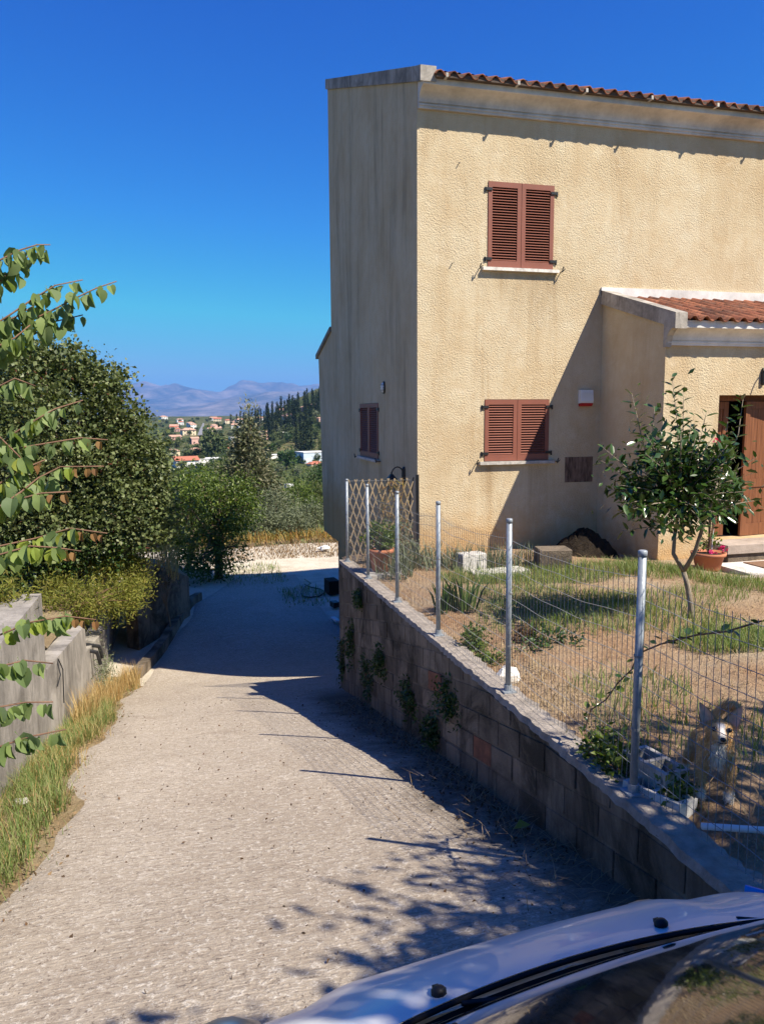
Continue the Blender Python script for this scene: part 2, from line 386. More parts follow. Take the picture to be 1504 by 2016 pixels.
# concrete driveway: strip with an uneven left edge
mb = MB(); vs_ = fr(-9, 27.5, 146); nu = 26
for v in vs_:
    a = edge_l(v) if v > -2 else -1.3
    for i in range(nu+1):
        u = a + (3.98-a)*i/nu
        z = gz(v) + .012*math.sin(v*1.9+u*.8) + .008*math.sin(u*3+v*.5)
        if i == 0: z -= .06
        mb.v.append((u, v, z))
mb.f = [(j*(nu+1)+i, j*(nu+1)+i+1, (j+1)*(nu+1)+i+1, (j+1)*(nu+1)+i) for j in range(len(vs_)-1) for i in range(nu)]
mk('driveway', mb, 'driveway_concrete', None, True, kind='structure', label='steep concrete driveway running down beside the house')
sheet('verge_ground', 'verge_soil', fr(-1.95, -.7, 8), fr(-9, 17, 70), lambda u, v: gz(v) - .035 + .05*max(0, (-1.0-u)) + .015*math.sin(v*5+u*7))
sheet('yard', 'yard_gravel', fr(-9, 15, 40), fr(15.5, 38, 50), lambda u, v: gz(v) - .045 + .03*math.sin(u*1.3+v*.9) - .10*max(0, v-34)**1.3)
mb = MB(); gu, gv = fr(0, 1, 90), fr(-5, 12.62, 110)
for v in gv:
    a = post_u(v)+.05
    mb.v += [(a+(15-a)*q**1.25, v, garden_z(a+(15-a)*q**1.25, v)) for q in gu]
mb.f = [(j*91+i, j*91+i+1, (j+1)*91+i+1, (j+1)*91+i) for j in range(110) for i in range(90)]
mk('garden', mb, 'garden_soil', None, True, kind='structure')
sheet('left_terrace', 'verge_soil', fr(-16, -1.82, 50), fr(-9, 34, 90), lambda u, v: left_z(u, v) + .10*max(0, -3-u))

# ------------------------------------------------------------------ left stepped concrete walls
def block_wall(name, u0, u1, v0, v1, z0, z1, zb0, zb1, label, m='board_concrete', extra=None):
    mb = MB(); n = 8
    for i in range(n):
        a, b = v0+(v1-v0)*i/n, v0+(v1-v0)*(i+1)/n
        ta, tb = z0+(z1-z0)*i/n, z0+(z1-z0)*(i+1)/n; ba, bb = zb0+(zb1-zb0)*i/n, zb0+(zb1-zb0)*(i+1)/n
        j = [random.uniform(-.008, .008) for _ in range(2)]
        mb.v += [(u0, a, ba), (u1, a, ba), (u1, a, ta), (u0, a, ta+.01)]
        if i == n-1: mb.v += [(u0, b, bb), (u1, b, bb), (u1, b, tb), (u0, b, tb+.01)]
    mb.f = [(3, 2, 1, 0), tuple(4*n+q for q in range(4))] + [(4*i+a, 4*i+(a+1) % 4, 4*i+4+(a+1) % 4, 4*i+4+a) for i in range(n) for a in range(4)]
    t_ = thing(name, (u1, (v0+v1)/2, gz((v0+v1)/2)), label, 'wall', 'stepped concrete walls on the left of the driveway')
    mk('wall_body', mb, m, t_)
    return t_
w1 = block_wall('concrete_wall', -1.95, -1.6, -3.0, 9.55, -1.86, -2.06, gz(-3)-.3, gz(9.55)-.3, 'tallest pale concrete wall at the left edge of the photo')
w2 = block_wall('concrete_wall', -1.93, -1.605, 9.57, 13.4, -3.0, -3.48, gz(9.6)-.3, gz(13.4)-.3, 'middle concrete step wall with a bent rebar loop')
w3 = block_wall('concrete_wall', -1.92, -1.61, 13.42, 16.6, -3.95, -4.42, gz(13.4)-.3, gz(16.6)-.3, 'lowest sunlit concrete step wall with two black pipes')
block_wall('concrete_wall', -2.0, -1.75, 16.9, 22.0, -4.55, -4.85, -6, -6.2, 'low concrete wall in deep shade behind the last step')
# rebar stubs and a loop, black pipe ends
mb = MB(); mb.tube([(-1.75, 7.2, -2.03), (-1.74, 7.21, -1.93)], .012, 5); mk('rebar_stub', mb, 'twig', w1)
mb = MB(); mb.tube([(-1.59, 10.2, -3.42)] + [(-1.56-.05*math.sin(a), 10.3+.16*math.sin(a*.5)*1.3, -3.3+.17*math.sin(a)) for a in fr(0, math.pi, 8)] + [(-1.57, 10.5, -3.75)], .008, 5); mk('rebar_loop', mb, 'black_iron', w2)
for dy in (0, .28):
    mb = MB(); mb.tube([(-1.85, 13.9+dy, -4.0), (-1.5, 13.95+dy*1.3, -4.12), (-1.45, 13.97+dy*1.4, -4.35)], .035, 7); mk('drain_pipe', mb, 'black_iron', w3)
# low curved kerb wall by the shaded driveway
t_ = thing('kerb_wall', (-.6, 19, gz(19)), 'low rough kerb curving along the shaded driveway edge', 'kerb')
mb = MB()
ks = fr(16.6, 24.6, 16)
for i, v in enumerate(ks):
    e = edge_l(v)-.02; z = gz(v)-.2; h = z+.2+.20+random.uniform(-.02, .02)
    mb.v += [(e-.22, v, z), (e, v, z), (e-.01, v, h), (e-.21, v, h)]
n = len(ks); mb.f = [(3, 2, 1, 0), tuple(4*(n-1)+q for q in range(4))] + [(4*i+a, 4*i+(a+1) % 4, 4*i+4+(a+1) % 4, 4*i+4+a) for i in range(n-1) for a in range(4)]
mk('kerb_body', mb, 'grey_block', t_)
# terrace end wall beyond the steps
t_ = thing('terrace_wall', (-1.4, 20, -5), 'dark concrete end wall topped with dry grass behind the yellow bushes', 'wall')
mb = MB(); A, B = px(266, 1096, v=19.5), px(372, 1135, v=22.5); A_t, B_t = A, B
for q, dv in ((A, 0), (B, 0)): pass
mb.add([(A.x, A.y, A.z), (B.x, B.y, B.z), (B.x, B.y, -6), (A.x, A.y, -6), (A.x-.3, A.y+.3, A.z+.02), (B.x-.3, B.y+.3, B.z+.02), (B.x-.3, B.y+.3, -6), (A.x-.3, A.y+.3, -6)],
       [(0, 3, 2, 1), (4, 5, 6, 7), (0, 1, 5, 4), (1, 2, 6, 5), (3, 0, 4, 7)]); mk('wall_body', mb, 'grey_block', t_)
mb = MB(); mb.add([(A.x, A.y+.02, A.z-.01), (B.x, B.y, B.z-.01), (B.x-.5, B.y+4, B.z-.3), (A.x-3.5, A.y+4, A.z+.2), (A.x-2.5, A.y+.5, A.z+.1)], [(0, 1, 2, 3, 4)])
mk('terrace_top', mb, 'verge_soil', None, kind='structure')

# ------------------------------------------------------------------ retaining wall of the garden
rw = thing('retaining_wall', (2.2, 6, gz(6)), 'weathered concrete block retaining wall carrying the wire fence', 'wall')
V0, V1 = -3.0, 12.05
mb = MB(); vv = fr(V0, V1, 40)
for v in vv:
    f_, b_, tp = post_u(v)-.0935, post_u(v)+.10, wall_top(v)-.04
    mb.v += [(f_, v, gz(v)-.3), (b_, v, gz(v)-.3), (b_, v, tp), (f_, v, tp)]
n = len(vv); RB = [(3, 2, 1, 0), tuple(4*(n-1)+q for q in range(4))] + [(4*i+a, 4*i+(a+1) % 4, 4*i+4+(a+1) % 4, 4*i+4+a) for i in range(n-1) for a in range(4)]
mb.f = RB; mk('wall_core', mb, 'mortar', rw)
mb = MB(); vv = fr(V0, V1, 300); n = len(vv)
for v in vv:
    j = random.uniform(-.005, .005); k = random.uniform(-.006, .005)
    f_, b_, tp = post_u(v)-.108+j*1.8, post_u(v)+.105+random.uniform(-.02, .02), wall_top(v)
    mb.v += [(f_+.004, v, tp-.045+k), (b_, v, tp-.06), (b_, v, tp-.008), (f_+.014+abs(j), v, tp+k)]
mb.f = [(3, 2, 1, 0), tuple(4*(n-1)+q for q in range(4))] + [(4*i+a, 4*i+(a+1) % 4, 4*i+4+(a+1) % 4, 4*i+4+a) for i in range(n-1) for a in range(4)]
mk('wall_cap', mb, 'cap_concrete', rw)
row = 0
def top_(v): return wall_top(v) - .046
for row in range(12):
    v = 0.6 - (row % 2)*.21 + random.uniform(-.03, .03)
    while v < V1-.03:
        ln = .41 + random.uniform(-.02, .02); a, b = v+.004, min(v+ln-.004, V1)
        za, zb = gz(a)-.02+row*.205+.006, gz(b)-.02+row*.205+.006; ha, hb = za+.193, zb+.193
        ta, tb = top_(a), top_(b)
        v += ln
        if min(ta-za, tb-zb) < .03: continue
        ha, hb = min(ha, ta), min(hb, tb)
        pr = random.uniform(.097, .106)
        mb = MB(); f0, f1 = post_u(a), post_u(b)
        e = .006
        mb.v = [(f0-pr, a+e, za+e), (f1-pr, b-e, zb+e), (f1-pr, b-e, hb-e), (f0-pr, a+e, ha-e), (f0-.07, a, za), (f1-.07, b, zb), (f1-.07, b, hb), (f0-.07, a, ha)]
        mb.f = [(3, 2, 1, 0), (0, 1, 5, 4), (1, 2, 6, 5), (2, 3, 7, 6), (3, 0, 4, 7)]
        mk('block', mb, 'brick_red' if random.random() < .02 else 'grey_block', rw)
# return wall at the far end of the garden
mb = MB(); mb.box((post_u(12)+.14, 11.9, -5.2), (3.96, 12.1, wall_top(12)-.06)); mk('return_wall', mb, 'grey_block', rw)

# ------------------------------------------------------------------ wire fence on the wall
fence = thing('wire_fence', (post_u(6), 6, wall_top(6)), 'galvanised wire mesh fence on round steel posts along the garden wall', 'fence')
PV = [0.0, 1.70, 3.435, 5.18, 6.95, 8.584, 10.226, 11.815]
for v in PV:
    u = post_u(v); z = wall_top(v)
    mb = MB(); tilt = random.uniform(-.008, .008)
    mb.tube([(u, v, z-.02), (u+tilt, v, z+1.30)], .0215, 12); po = mk('post', mb, 'galvanised', fence, True)
    mb = MB(); mb.lathe([(.0, .0), (.0238, 0), (.0238, .03), (.018, .034), (0, .035)], (u+tilt, v, z+1.285), 12); mk('post_cap', mb, 'galvanised', po, True)
    mb = MB(); mb.box((u-.05, v-.05, z-.004), (u+.05, v+.05, z+.008)); mb.tube([(u, v, z+.008), (u, v, z+.05)], .03, 10); mk('base_plate', mb, 'galvanised', po)
    for h in (.35, .75):
        mb = MB(); mb.tube([(u, v, z+h), (u, v, z+h+.012)], .0235, 10); mk('clamp', mb, 'wire', po)
for a, b in zip(PV[:-1], PV[1:]):
    mb = MB(); L = b-a; nvw = int(L/.052)
    def sag(v): q = (v-a)/L; return 1.21 - .10*math.sin(math.pi*q)**.7*.5 - .03*q
    def off(v, h): return post_u(v)+.027 + .005*math.sin(v*5+h*3)
    for i in range(nvw+1):
        v = a + L*i/nvw; z = wall_top(v)
        hs_ = fr(.015, sag(v), 4)
        mb.tube([(off(v, h), v+.002*math.sin(h*7+i), z+h) for h in hs_], .0018, 3, False)
    for k in range(11):
        q = .02 + k*.118
        mb.tube([(off(v, q)-.002, v, wall_top(v)+min(q, 1.18)*sag(v)/1.21 + (.004*math.sin(v*40))) for v in fr(a, b, 14)], .0021, 3, False)
    mk('mesh_panel', mb, 'wire', fence)

# lattice trellis between the last post and the house corner
tr = thing('lattice_trellis', (3.1, 11.87, wall_top(12)), 'expanding wooden lattice between the last fence post and the house corner', 'trellis')
U0, U1, Z0, Z1 = 2.60, 3.66, wall_top(11.8)-.02, -1.03
for s in (1, -1):
    for i in range(-5, 13):
        u_at = U0 + i*.105 + (.05 if s < 0 else 0)
        # slat through (u_at, Z0) leaning
        k = .34*s; pts = []
        za, zb = Z0, Z1
        ua, ub = u_at, u_at + k*(zb-za)
        if s < 0: ua, ub = u_at+.34*(Z1-Z0)*.9, u_at+.34*(Z1-Z0)*.9 + k*(zb-za)
        def clip(u_lim, ua, za, ub, zb): t_ = (u_lim-ua)/(ub-ua); return u_lim, za+(zb-za)*t_
        lo, hi = min(ua, ub), max(ua, ub)
        if hi < U0+.03 or lo > U1-.03: continue
        if ua < U0: ua, za = clip(U0, ua, za, ub, zb)
        if ub < U0: ub, zb = clip(U0, ua, za, ub, zb)
        if ua > U1: ua, za = clip(U1, ua, za, ub, zb)
        if ub > U1: ub, zb = clip(U1, ua, za, ub, zb)
        mb = MB(); y = 11.862 + (.0 if s > 0 else .009); j = random.uniform(-.012, .012); wd = .009
        mb.add([(ua-wd, y, za), (ua+wd, y, za), (ub+wd+j, y, zb), (ub-wd+j, y, zb), (ua-wd, y+.007, za), (ua+wd, y+.007, za), (ub+wd+j, y+.007, zb), (ub-wd+j, y+.007, zb)],
               [(0, 1, 2, 3), (7, 6, 5, 4), (0, 4, 5, 1), (1, 5, 6, 2), (2, 6, 7, 3), (3, 7, 4, 0)])
        mk('slat', mb, 'lattice_wood', tr)
mb = MB(); mb.tube([(post_u(11.8), 11.85, -1.05), (3.62, 11.855, -1.06)], .003, 4); mk('top_wire', mb, 'wire', tr)
mb = MB(); mb.tube([(3.78, 11.97, wall_top(12)-.1), (3.77, 11.97, -.99)], .028, 8)
tp = thing('garden_stake', (3.76, 11.75, wall_top(12)-.1), 'pair of dark stakes leaning beside the house corner', 'stake')
mk('stake', mb, 'black_iron', tp)
mb = MB(); mb.tube([(3.70, 11.9, wall_top(12)-.1), (3.62, 11.94, -1.5), (3.70, 11.95, -1.03)], .016, 7); mk('stake', mb, 'black_iron', tp)

# ------------------------------------------------------------------ the house
HU, HV = 3.97, 12.6
house = thing('stucco_house', (HU, HV, -2.5), 'two storey cream stucco house with brown shutters and tiled porch', 'house')
def rect_wall(mb, T, x0, x1, z0, z1, holes):
    """front skin of a wall with rectangular holes, cells of a grid"""
    xs = sorted({x0, x1, *[h[0] for h in holes], *[h[1] for h in holes]}); zs = sorted({z0, z1, *[h[2] for h in holes], *[h[3] for h in holes]})
    for a, b in zip(xs[:-1], xs[1:]):
        for c, d in zip(zs[:-1], zs[1:]):
            if any(h[0] <= a and b <= h[1] and h[2] <= c and d <= h[3] for h in holes): continue
            mb.add([T(a, 0, c), T(b, 0, c), T(b, 0, d), T(a, 0, d)], [(0, 1, 2, 3)])
    for h in holes:      # reveals
        r = -.26
        for (a, c), (b, d) in (((h[0], h[2]), (h[0], h[3])), ((h[0], h[3]), (h[1], h[3])), ((h[1], h[3]), (h[1], h[2])), ((h[1], h[2]), (h[0], h[2]))):
            mb.add([T(a, 0, c), T(b, 0, d), T(b, r, d), T(a, r, c)], [(0, 1, 2, 3)])
TF = lambda x, n, z: (x, HV - n, z)             # front wall: n outwards = -y
TL = lambda x, n, z: (HU - n, HV + x, z)        # side wall: x runs back
UPW = (5.215, 6.44, 2.46, 3.865); LOW = (5.19, 6.425, -.845, .235); SDW = (2.62, 4.22, -.93, .22)
RS = .3666                                      # main roof slope
mb = MB(); rect_wall(mb, TF, HU, 16.0, -3.3, 4.93, [UPW, LOW]); mb.add([TF(HU, 0, 4.93), TF(16, 0, 4.93), TF(16, 0, 5.3), TF(HU, 0, 5.3)], [(0, 1, 2, 3)])
mk('front_wall', mb, 'stucco', house)
# side (gable) wall: rectangle with the window, then the gable and the low rear part
mb = MB(); rect_wall(mb, TL, 0, 7.4, -3.3, 4.93, [SDW])
L = lambda pts: mb.add([TL(v-HV, 0, z) for v, z in pts], [tuple(range(len(pts)))])
L([(12.6, 4.93), (20.0, 4.93), (20.0, 8.02), (12.6, 5.31)]); L([(20.0, -3.3), (21.5, -3.3), (21.9, 1.70), (20.0, 2.15)]); L([(12.6, -5.6), (19.35, -6.0), (19.35, -3.3), (12.6, -3.3)])
mk('side_wall', mb, 'stucco_weathered', house)
mb = MB()    # rear and right walls, underside of the overhang, garage recess
mb.add([(HU, 20.0, 8.0), (16, 20.0, 8.0), (16, 20.0, 2.1), (HU, 20.0, 2.1)], [(3, 2, 1, 0)]); mb.add([(HU, 21.9, 1.70), (16, 21.9, 1.70), (16, 21.5, -3.3), (HU, 21.5, -3.3)], [(3, 2, 1, 0)])
mb.add([(HU, 21.5, -3.3), (16, 21.5, -3.3), (16, 19.35, -3.3), (HU, 19.35, -3.3)], [(0, 1, 2, 3)])
mb.add([(16, 12.6, -5), (16, 20, -5.6), (16, 20, 8), (16, 12.6, 5.3)], [(0, 1, 2, 3)])
mk('rear_wall', mb, 'stucco_weathered', house)
mb = MB(); mb.add([(HU+.35, 19.35, -6.0), (HU+.35, 21.2, -6.0), (HU+.35, 21.2, -3.3), (HU+.35, 19.35, -3.3)], [(0, 1, 2, 3)]); mb.add([(HU, 19.35, -6), (HU+.35, 19.35, -6), (HU+.35, 19.35, -3.3), (HU, 19.35, -3.3)], [(0, 1, 2, 3)])
mb.add([(HU+.35, 21.2, -6), (16, 21.2, -6), (16, 21.2, -3.3), (HU+.35, 21.2, -3.3)], [(0, 1, 2, 3)])
mk('garage_wall', mb, 'grey_block', house)
# cornices: profile (out, z) swept along x
def cornice(name, x0, x1, vw, zb, h, o, par):
    pr = [(0, zb), (.045, zb), (.045, zb+h*.10), (.06, zb+h*.10), (.06, zb+h*.16), (.045, zb+h*.17), (.045, zb+h*.22), (.065, zb+h*.22), (.065, zb+h*.27)]
    for i in range(1, 9):
        a = math.pi/2*i/8; pr.append((.065+(o-.065)*(1-math.cos(a)), zb+h*(.27+.41*math.sin(a))))
    pr += [(o+.012, zb+h*.70), (o+.012, zb+h), (0, zb+h)]
    mb = MB(); mb.prism(pr, lambda a, b, t: (t, vw-a, b), x0, x1); return mk(name, mb, 'cornice', par)
cornice('cornice', HU+.012, 16.0, HV-.002, 4.90, .40, .285, house)
# gable coping (grey, stained) and the low rear verge
def coping(name, pts, h, out, back, par, m='coping'):      # pts (v,z) of the top edge
    mb = MB()
    for v, z in pts: mb.v += [(HU-out, v, z-h), (HU+back, v, z-h), (HU+back, v, z), (HU-out, v, z)]
    n = len(pts); mb.f = [(3, 2, 1, 0), tuple(4*(n-1)+q for q in range(4))] + [(4*i+a, 4*i+(a+1) % 4, 4*i+4+(a+1) % 4, 4*i+4+a) for i in range(n-1) for a in range(4)]
    return mk(name, mb, m, par)
coping('gable_coping', [(12.28, 5.44), (12.5, 5.51), (20.06, 8.28)], .235, .045, .22, house)
coping('rear_verge', [(19.98, 2.24), (22.1, 1.68)], .12, .05, .3, house)
# shuttered windows ------------------------------------------------------
def slat_mesh(w_):
    mb = MB(); a = rad(38); d, th = .052, .008
    c, s = math.cos(a), math.sin(a)
    T = lambda x, y, z: (x, y*c - z*s, y*s + z*c)      # local: -y outward, slat drops outward
    mb.box((-w_/2, -d/2, -th/2), (w_/2, d/2, th/2), T); me = mb.mesh('slat'); me.materials.append(MATS['shutter_paint']); return me
def window(T, rot, x0, x1, z0, z1, sill, desc):
    wn = x1-x0; mid = (x0+x1)/2
    mb = MB(); mb.add([T(x0, -.24, z0), T(x1, -.24, z0), T(x1, -.24, z1), T(x0, -.24, z1)], [(0, 1, 2, 3)]); pane = mk('window_pane', mb, 'dark_void', house)
    for a, b in ((x0+.006, mid-.004), (mid+.004, x1-.006)):
        st, rt, rb = .072, .085, .11
        mb = MB()
        for q0, q1, r0, r1 in ((a, a+st, z0+.006, z1-.006), (b-st, b, z0+.006, z1-.006), (a+st, b-st, z1-.006-rt, z1-.006), (a+st, b-st, z0+.006, z0+.006+rb)):
            mb.box((q0, -.035, r0), (q1, .014, r1), T)
        lf = mk('shutter', mb, 'shutter_paint', house, label=desc)
        sm = slat_mesh(b-a-2*st+.01); zt, zb_ = z1-.006-rt, z0+.006+rb; n = round((zt-zb_)/.0445)
        for i in range(n):
            inst('slat', sm, lf, T((a+b)/2, -.010, zb_+(i+.5)*(zt-zb_)/n), (0, 0, rot))
    sl = MB(); sl.box((x0-.10, -.02, z0-.055), (x1+.09, .075, z0-.003), T); mk('sill', sl, 'sill_stone', house)
    for x, s in ((x0, 1), (x1, -1)):
        for z in (z1-.13, z0+.14):
            mb = MB(); mb.box((x-.045*s if s > 0 else x-.07, .002, z-.022), (x+.07 if s > 0 else x+.045, .03, z+.022), T); mb.box((x-.05*s-.012, .0, z-.05), (x-.05*s+.012, .02, z+.03), T)
            mk('hinge', mb, 'black_iron', house)
        xx = x-.15*s; mb = MB(); zz = z0-.03
        mb.tube([T(xx, 0, zz), T(xx, .11, zz+.01)], .009, 6); mb.tube([T(xx-.02, .105, zz-.02), T(xx-.015, .11, zz+.045), T(xx+.0, .115, zz+.07)], .011, 6); mb.tube([T(xx, .11, zz+.01), T(xx+.03, .105, zz+.04)], .008, 5)
        mk('shutter_hook', mb, 'black_iron', house)
window(TF, 0, *UPW, .0, 'upper brown louvred shutter leaf, closed'); window(TF, 0, *LOW, .0, 'lower brown louvred shutter leaf, closed')
window(TL, -math.pi/2, *SDW, .0, 'shaded dark louvred shutter leaf on the side wall')
# small wall pegs and a boarded vent on the front
for x, y in ((903, 322), (889, 520)):
    q = px(x, y, v=HV); mb = MB(); mb.tube([(q.x, HV+.01, q.z), (q.x, HV-.05, q.z+.005)], .008, 5); mk('wall_peg', mb, 'black_iron', house)
a, b = px(1112, 900, v=HV), px(1165, 948, v=HV)
mb = MB(); mb.box((a.x, HV-.004, b.z), (b.x, HV+.05, a.z)); mk('blocked_vent', mb, simple('vent_patch', (.16, .105, .075), .9, .7, 9, .4, 40, stretch=(3, 1, .6)), house)
# main roof: eave course of S-tiles, then a tiled sheet behind it
def tile_mesh(name, pitch, ln, amp):
    n = 12; V = []; th = .016
    for y in (0, ln):
        for k in (0, 1):
            for i in range(n+1):
                q = i/n; x = (q-.5)*pitch*1.04
                if q < .62: z = amp*math.sin(math.pi*q/.62)
                else: z = -.35*amp*math.sin(math.pi*(q-.62)/.38)
                V.append((x, y, z - (th if k else 0) - (.012 if y else 0)))
    w_ = n+1; F = []
    for i in range(n):
        F += [(i, i+1, 2*w_+i+1, 2*w_+i), (w_+i+1, w_+i, 3*w_+i, 3*w_+i+1), (i+1, i, w_+i, w_+i+1), (2*w_+i, 2*w_+i+1, 3*w_+i+1, 3*w_+i)]
    mb = MB(); mb.add(V, F); me = mb.mesh(name, True); me.materials.append(MATS['roof_tile'])
    return me
TP = .236; tm = tile_mesh('eave_tile', TP, .46, .062)
x = HU + .30; ev = HV-.405; ez = 5.298
while x < 15.9:
    inst('eave_tile', tm, house, (x, ev+random.uniform(-.012, .012), ez+random.uniform(-.004, .004)), (math.atan(RS)+random.uniform(-.015, .015), 0, random.uniform(-.02, .02)))
    x += TP
mb = MB(); nx = 300
def rf(i, j):
    xx = HU+.2+(16-HU-.2)*i; q = ((xx-HU-.30)/TP+.5) % 1
    return (xx, ev+.42+(20.1-ev-.42)*j, ez+.02+RS*((20.1-ev-.42)*j+.42)+(.062*math.sin(math.pi*q/.62) if q < .62 else -.02*math.sin(math.pi*(q-.62)/.38)))
mb.grid(rf, nx, 6); mk('roof_slope', mb, 'roof_tile', house, True)
mb = MB(); mb.box((HU+.2, HV-.385, ez-.034), (16, HV+.3, ez+.030)); mk('eave_board', mb, simple('mortar_bed_shade', (.10, .075, .06), .95, .3, 20), house)  # closes the tile arches; coloured dark for the shade under them
for x in (4.33, 5.55, 6.77, 8.0, 9.3, 10.6, 11.8):
    mb = MB(); mb.box((x-.02, HV-.44, ez-.048), (x+.02, HV-.2, ez-.038)); mb.box((x-.02, HV-.445, ez-.05), (x+.02, HV-.435, ez+.01)); mk('tile_clip', mb, 'sill_stone', house)
mb = MB(); mb.add([(HU, 20.0, 2.16), (16, 20.0, 2.16), (16, 22.1, 1.66), (HU, 22.1, 1.66)], [(0, 1, 2, 3)]); mk('rear_roof', mb, 'roof_tile', house)
# porch ------------------------------------------------------------------
PU, PVF = 7.43, 10.7
TPF = lambda x, n, z: (x, PVF - n, z)
DOOR = (8.45, 10.15, -2.1, .26)
mb = MB(); rect_wall(mb, TPF, PU, 14.5, -3.0, 1.3, [DOOR]); mb.add([(PU, HV, -3.0), (PU, PVF, -3.0), (PU, PVF, 1.35), (PU, HV, 1.9)], [(0, 1, 2, 3)]); mk('porch_wall', mb, 'stucco', house)
cornice('porch_cornice', PU-.004, 14.5, PVF-.002, 1.03, .36, .235, house)
PS = .285; pe_v, pe_z = PVF-.31, 1.40
mb = MB()
for v, z in ((pe_v+.02, pe_z+.10), (HV-.01, pe_z+.10+PS*(HV-pe_v)+.02)): mb.v += [(PU-.05, v, z-.24), (PU+.16, v, z-.24), (PU+.16, v, z), (PU-.05, v, z)]
mb.f = [(3, 2, 1, 0), (4, 5, 6, 7), (0, 1, 5, 4), (1, 2, 6, 5), (2, 3, 7, 6), (3, 0, 4, 7)]; mk('porch_verge', mb, 'coping', house)
pr = [(0, 1.0), (.05, 1.0), (.055, 1.07), (.09, 1.17), (.16, 1.25), (.28, 1.29), (.28, 1.36), (0, 1.42)]
mb = MB(); mb.prism(pr, lambda a, b, t: (t, PVF-a-.004, b), PU-.052, PU+.06); mk('cornice_end', mb, 'coping', house)
mb = MB(); mb.box((PU-.05, HV-.035, 2.03), (14.5, HV+.02, 2.20)); mk('roof_flashing', mb, 'cornice', house)
pt = tile_mesh('porch_tile', .225, .44, .055)
for r in range(6):
    x = PU+.30
    while x < 13.4:
        inst('porch_tile', pt, house, (x, pe_v+r*.385+random.uniform(-.012, .012), pe_z+r*.385*PS+.012*0+random.uniform(-.004, .004)), (math.atan(PS)+.012, random.uniform(-.02, .02), random.uniform(-.02, .02)))
        x += .225
mb = MB(); mb.add([(PU, pe_v+.06, pe_z-.045), (14.5, pe_v+.06, pe_z-.045), (14.5, HV, pe_z-.045+PS*(HV-pe_v-.06)), (PU, HV, pe_z-.045+PS*(HV-pe_v-.06))], [(0, 1, 2, 3)]); mk('porch_roof_deck', mb, 'dark_void', house)
# door: recess, frame, left leaf closed, right leaf swung out a little
x0, x1, z0, z1 = DOOR; r = .40
mb = MB(); mb.add([TPF(x0, -.26, z0), TPF(x0, -1.6, z0), TPF(x0, -1.6, z1), TPF(x0, -.26, z1), TPF(x1, -.26, z0), TPF(x1, -1.6, z0), TPF(x1, -1.6, z1), TPF(x1, -.26, z1)],
                  [(0, 1, 2, 3), (7, 6, 5, 4), (3, 2, 6, 7), (1, 5, 6, 2), (0, 4, 5, 1)]); mk('door_recess', mb, 'dark_void', house)
mb = MB()
for q in ((x0, x0+.07, z0, z1), (x1-.07, x1, z0, z1), (x0+.07, x1-.07, z1-.09, z1)): mb.box((q[0], -.42, q[2]), (q[1], -.30, q[3]), TPF)
mk('door_frame', mb, 'door_wood', house)
def leaf(T, a, b, z0, z1, name):
    mb = MB(); st = .10
    for q0, q1, r0, r1 in ((a, a+st, z0, z1), (b-st, b, z0, z1), (a+st, b-st, z1-.12, z1), (a+st, b-st, z0, z0+.2), (a+st, b-st, z0+.82, z0+.96)): mb.box((q0, -.025, r0), (q1, .025, r1), T)
    o = mk('door_leaf', mb, 'door_wood', house)
    for r0, r1 in ((z0+.2, z0+.82), (z0+.96, z1-.12)):
        w_ = (b-a-2*st)/4
        for i in range(4):
            m2 = MB(); m2.box((a+st+i*w_+.003, -.018, r0+.001), (a+st+(i+1)*w_-.003, .008, r1-.001), T); mk('door_board', m2, 'door_wood', o)
    return o
leaf(lambda x, n, z: TPF(x, n-.36, z), x0+.075, x0+.46, z0+.01, z1-.1, 'l')
ca, sa = math.cos(rad(-8)), math.sin(rad(-8))
def TRD(x, n, z):
    ox, on = x1-.08, -.33; dx = x-ox; return TPF(ox+dx*ca - n*sa*0, on + n + dx*sa*1.0, z)
leaf(TRD, x0+.66, x1-.08, z0+.01, z1-.1, 'r')
# steps and paving in front of the door
st = thing('door_step', (9.4, 10.4, -2.4), 'worn stone step below the brown front door', 'step')
mb = MB(); mb.box((8.32, 10.16, -2.24), (10.6, PVF+.3, -2.102)); mk('step_slab', mb, 'paving', st)
mb = MB(); mb.box((8.36, 10.2, -2.6), (10.55, PVF+.28, -2.24)); mk('step_base', mb, 'grey_block', st)
st = thing('stone_landing', (9.2, 9.5, -2.5), 'pale stone landing with a brown doormat in front of the step', 'landing')
mb = MB(); mb.box((7.88, 9.15, -2.62), (10.8, 9.95, -2.32)); mk('slab', mb, 'pale_block', st)
mt = mk('doormat', MB().box((8.35, 9.3, -2.318), (9.3, 9.85, -2.305)), simple('doormat_fibre', (.20, .115, .07), 1, .3, 40, .4, 90), None, label='brown doormat lying on the stone landing', cat='doormat')
def path_z(u, v): return garden_z(u, v)*.0 - 2.385 + .02*math.sin(v)
mb = MB(); mb.add([(7.35, 4, -2.40), (9.6, 4, -2.40), (9.6, 9.14, -2.40), (7.35, 9.14, -2.40)], [(0, 1, 2, 3)])
pv = thing('paved_path', (8.4, 6.5, -2.42), 'pinkish paving slabs leading to the stone landing', 'path')
for i in range(4):
    for j in range(9):
        a, b = 7.38+i*.56, 4.0+j*.57; mb = MB(); e = random.uniform(-.006, .006); mb.box((a, b, -2.6), (a+.545, b+.555, -2.335+e)); mk('slab', mb, 'paving', pv)
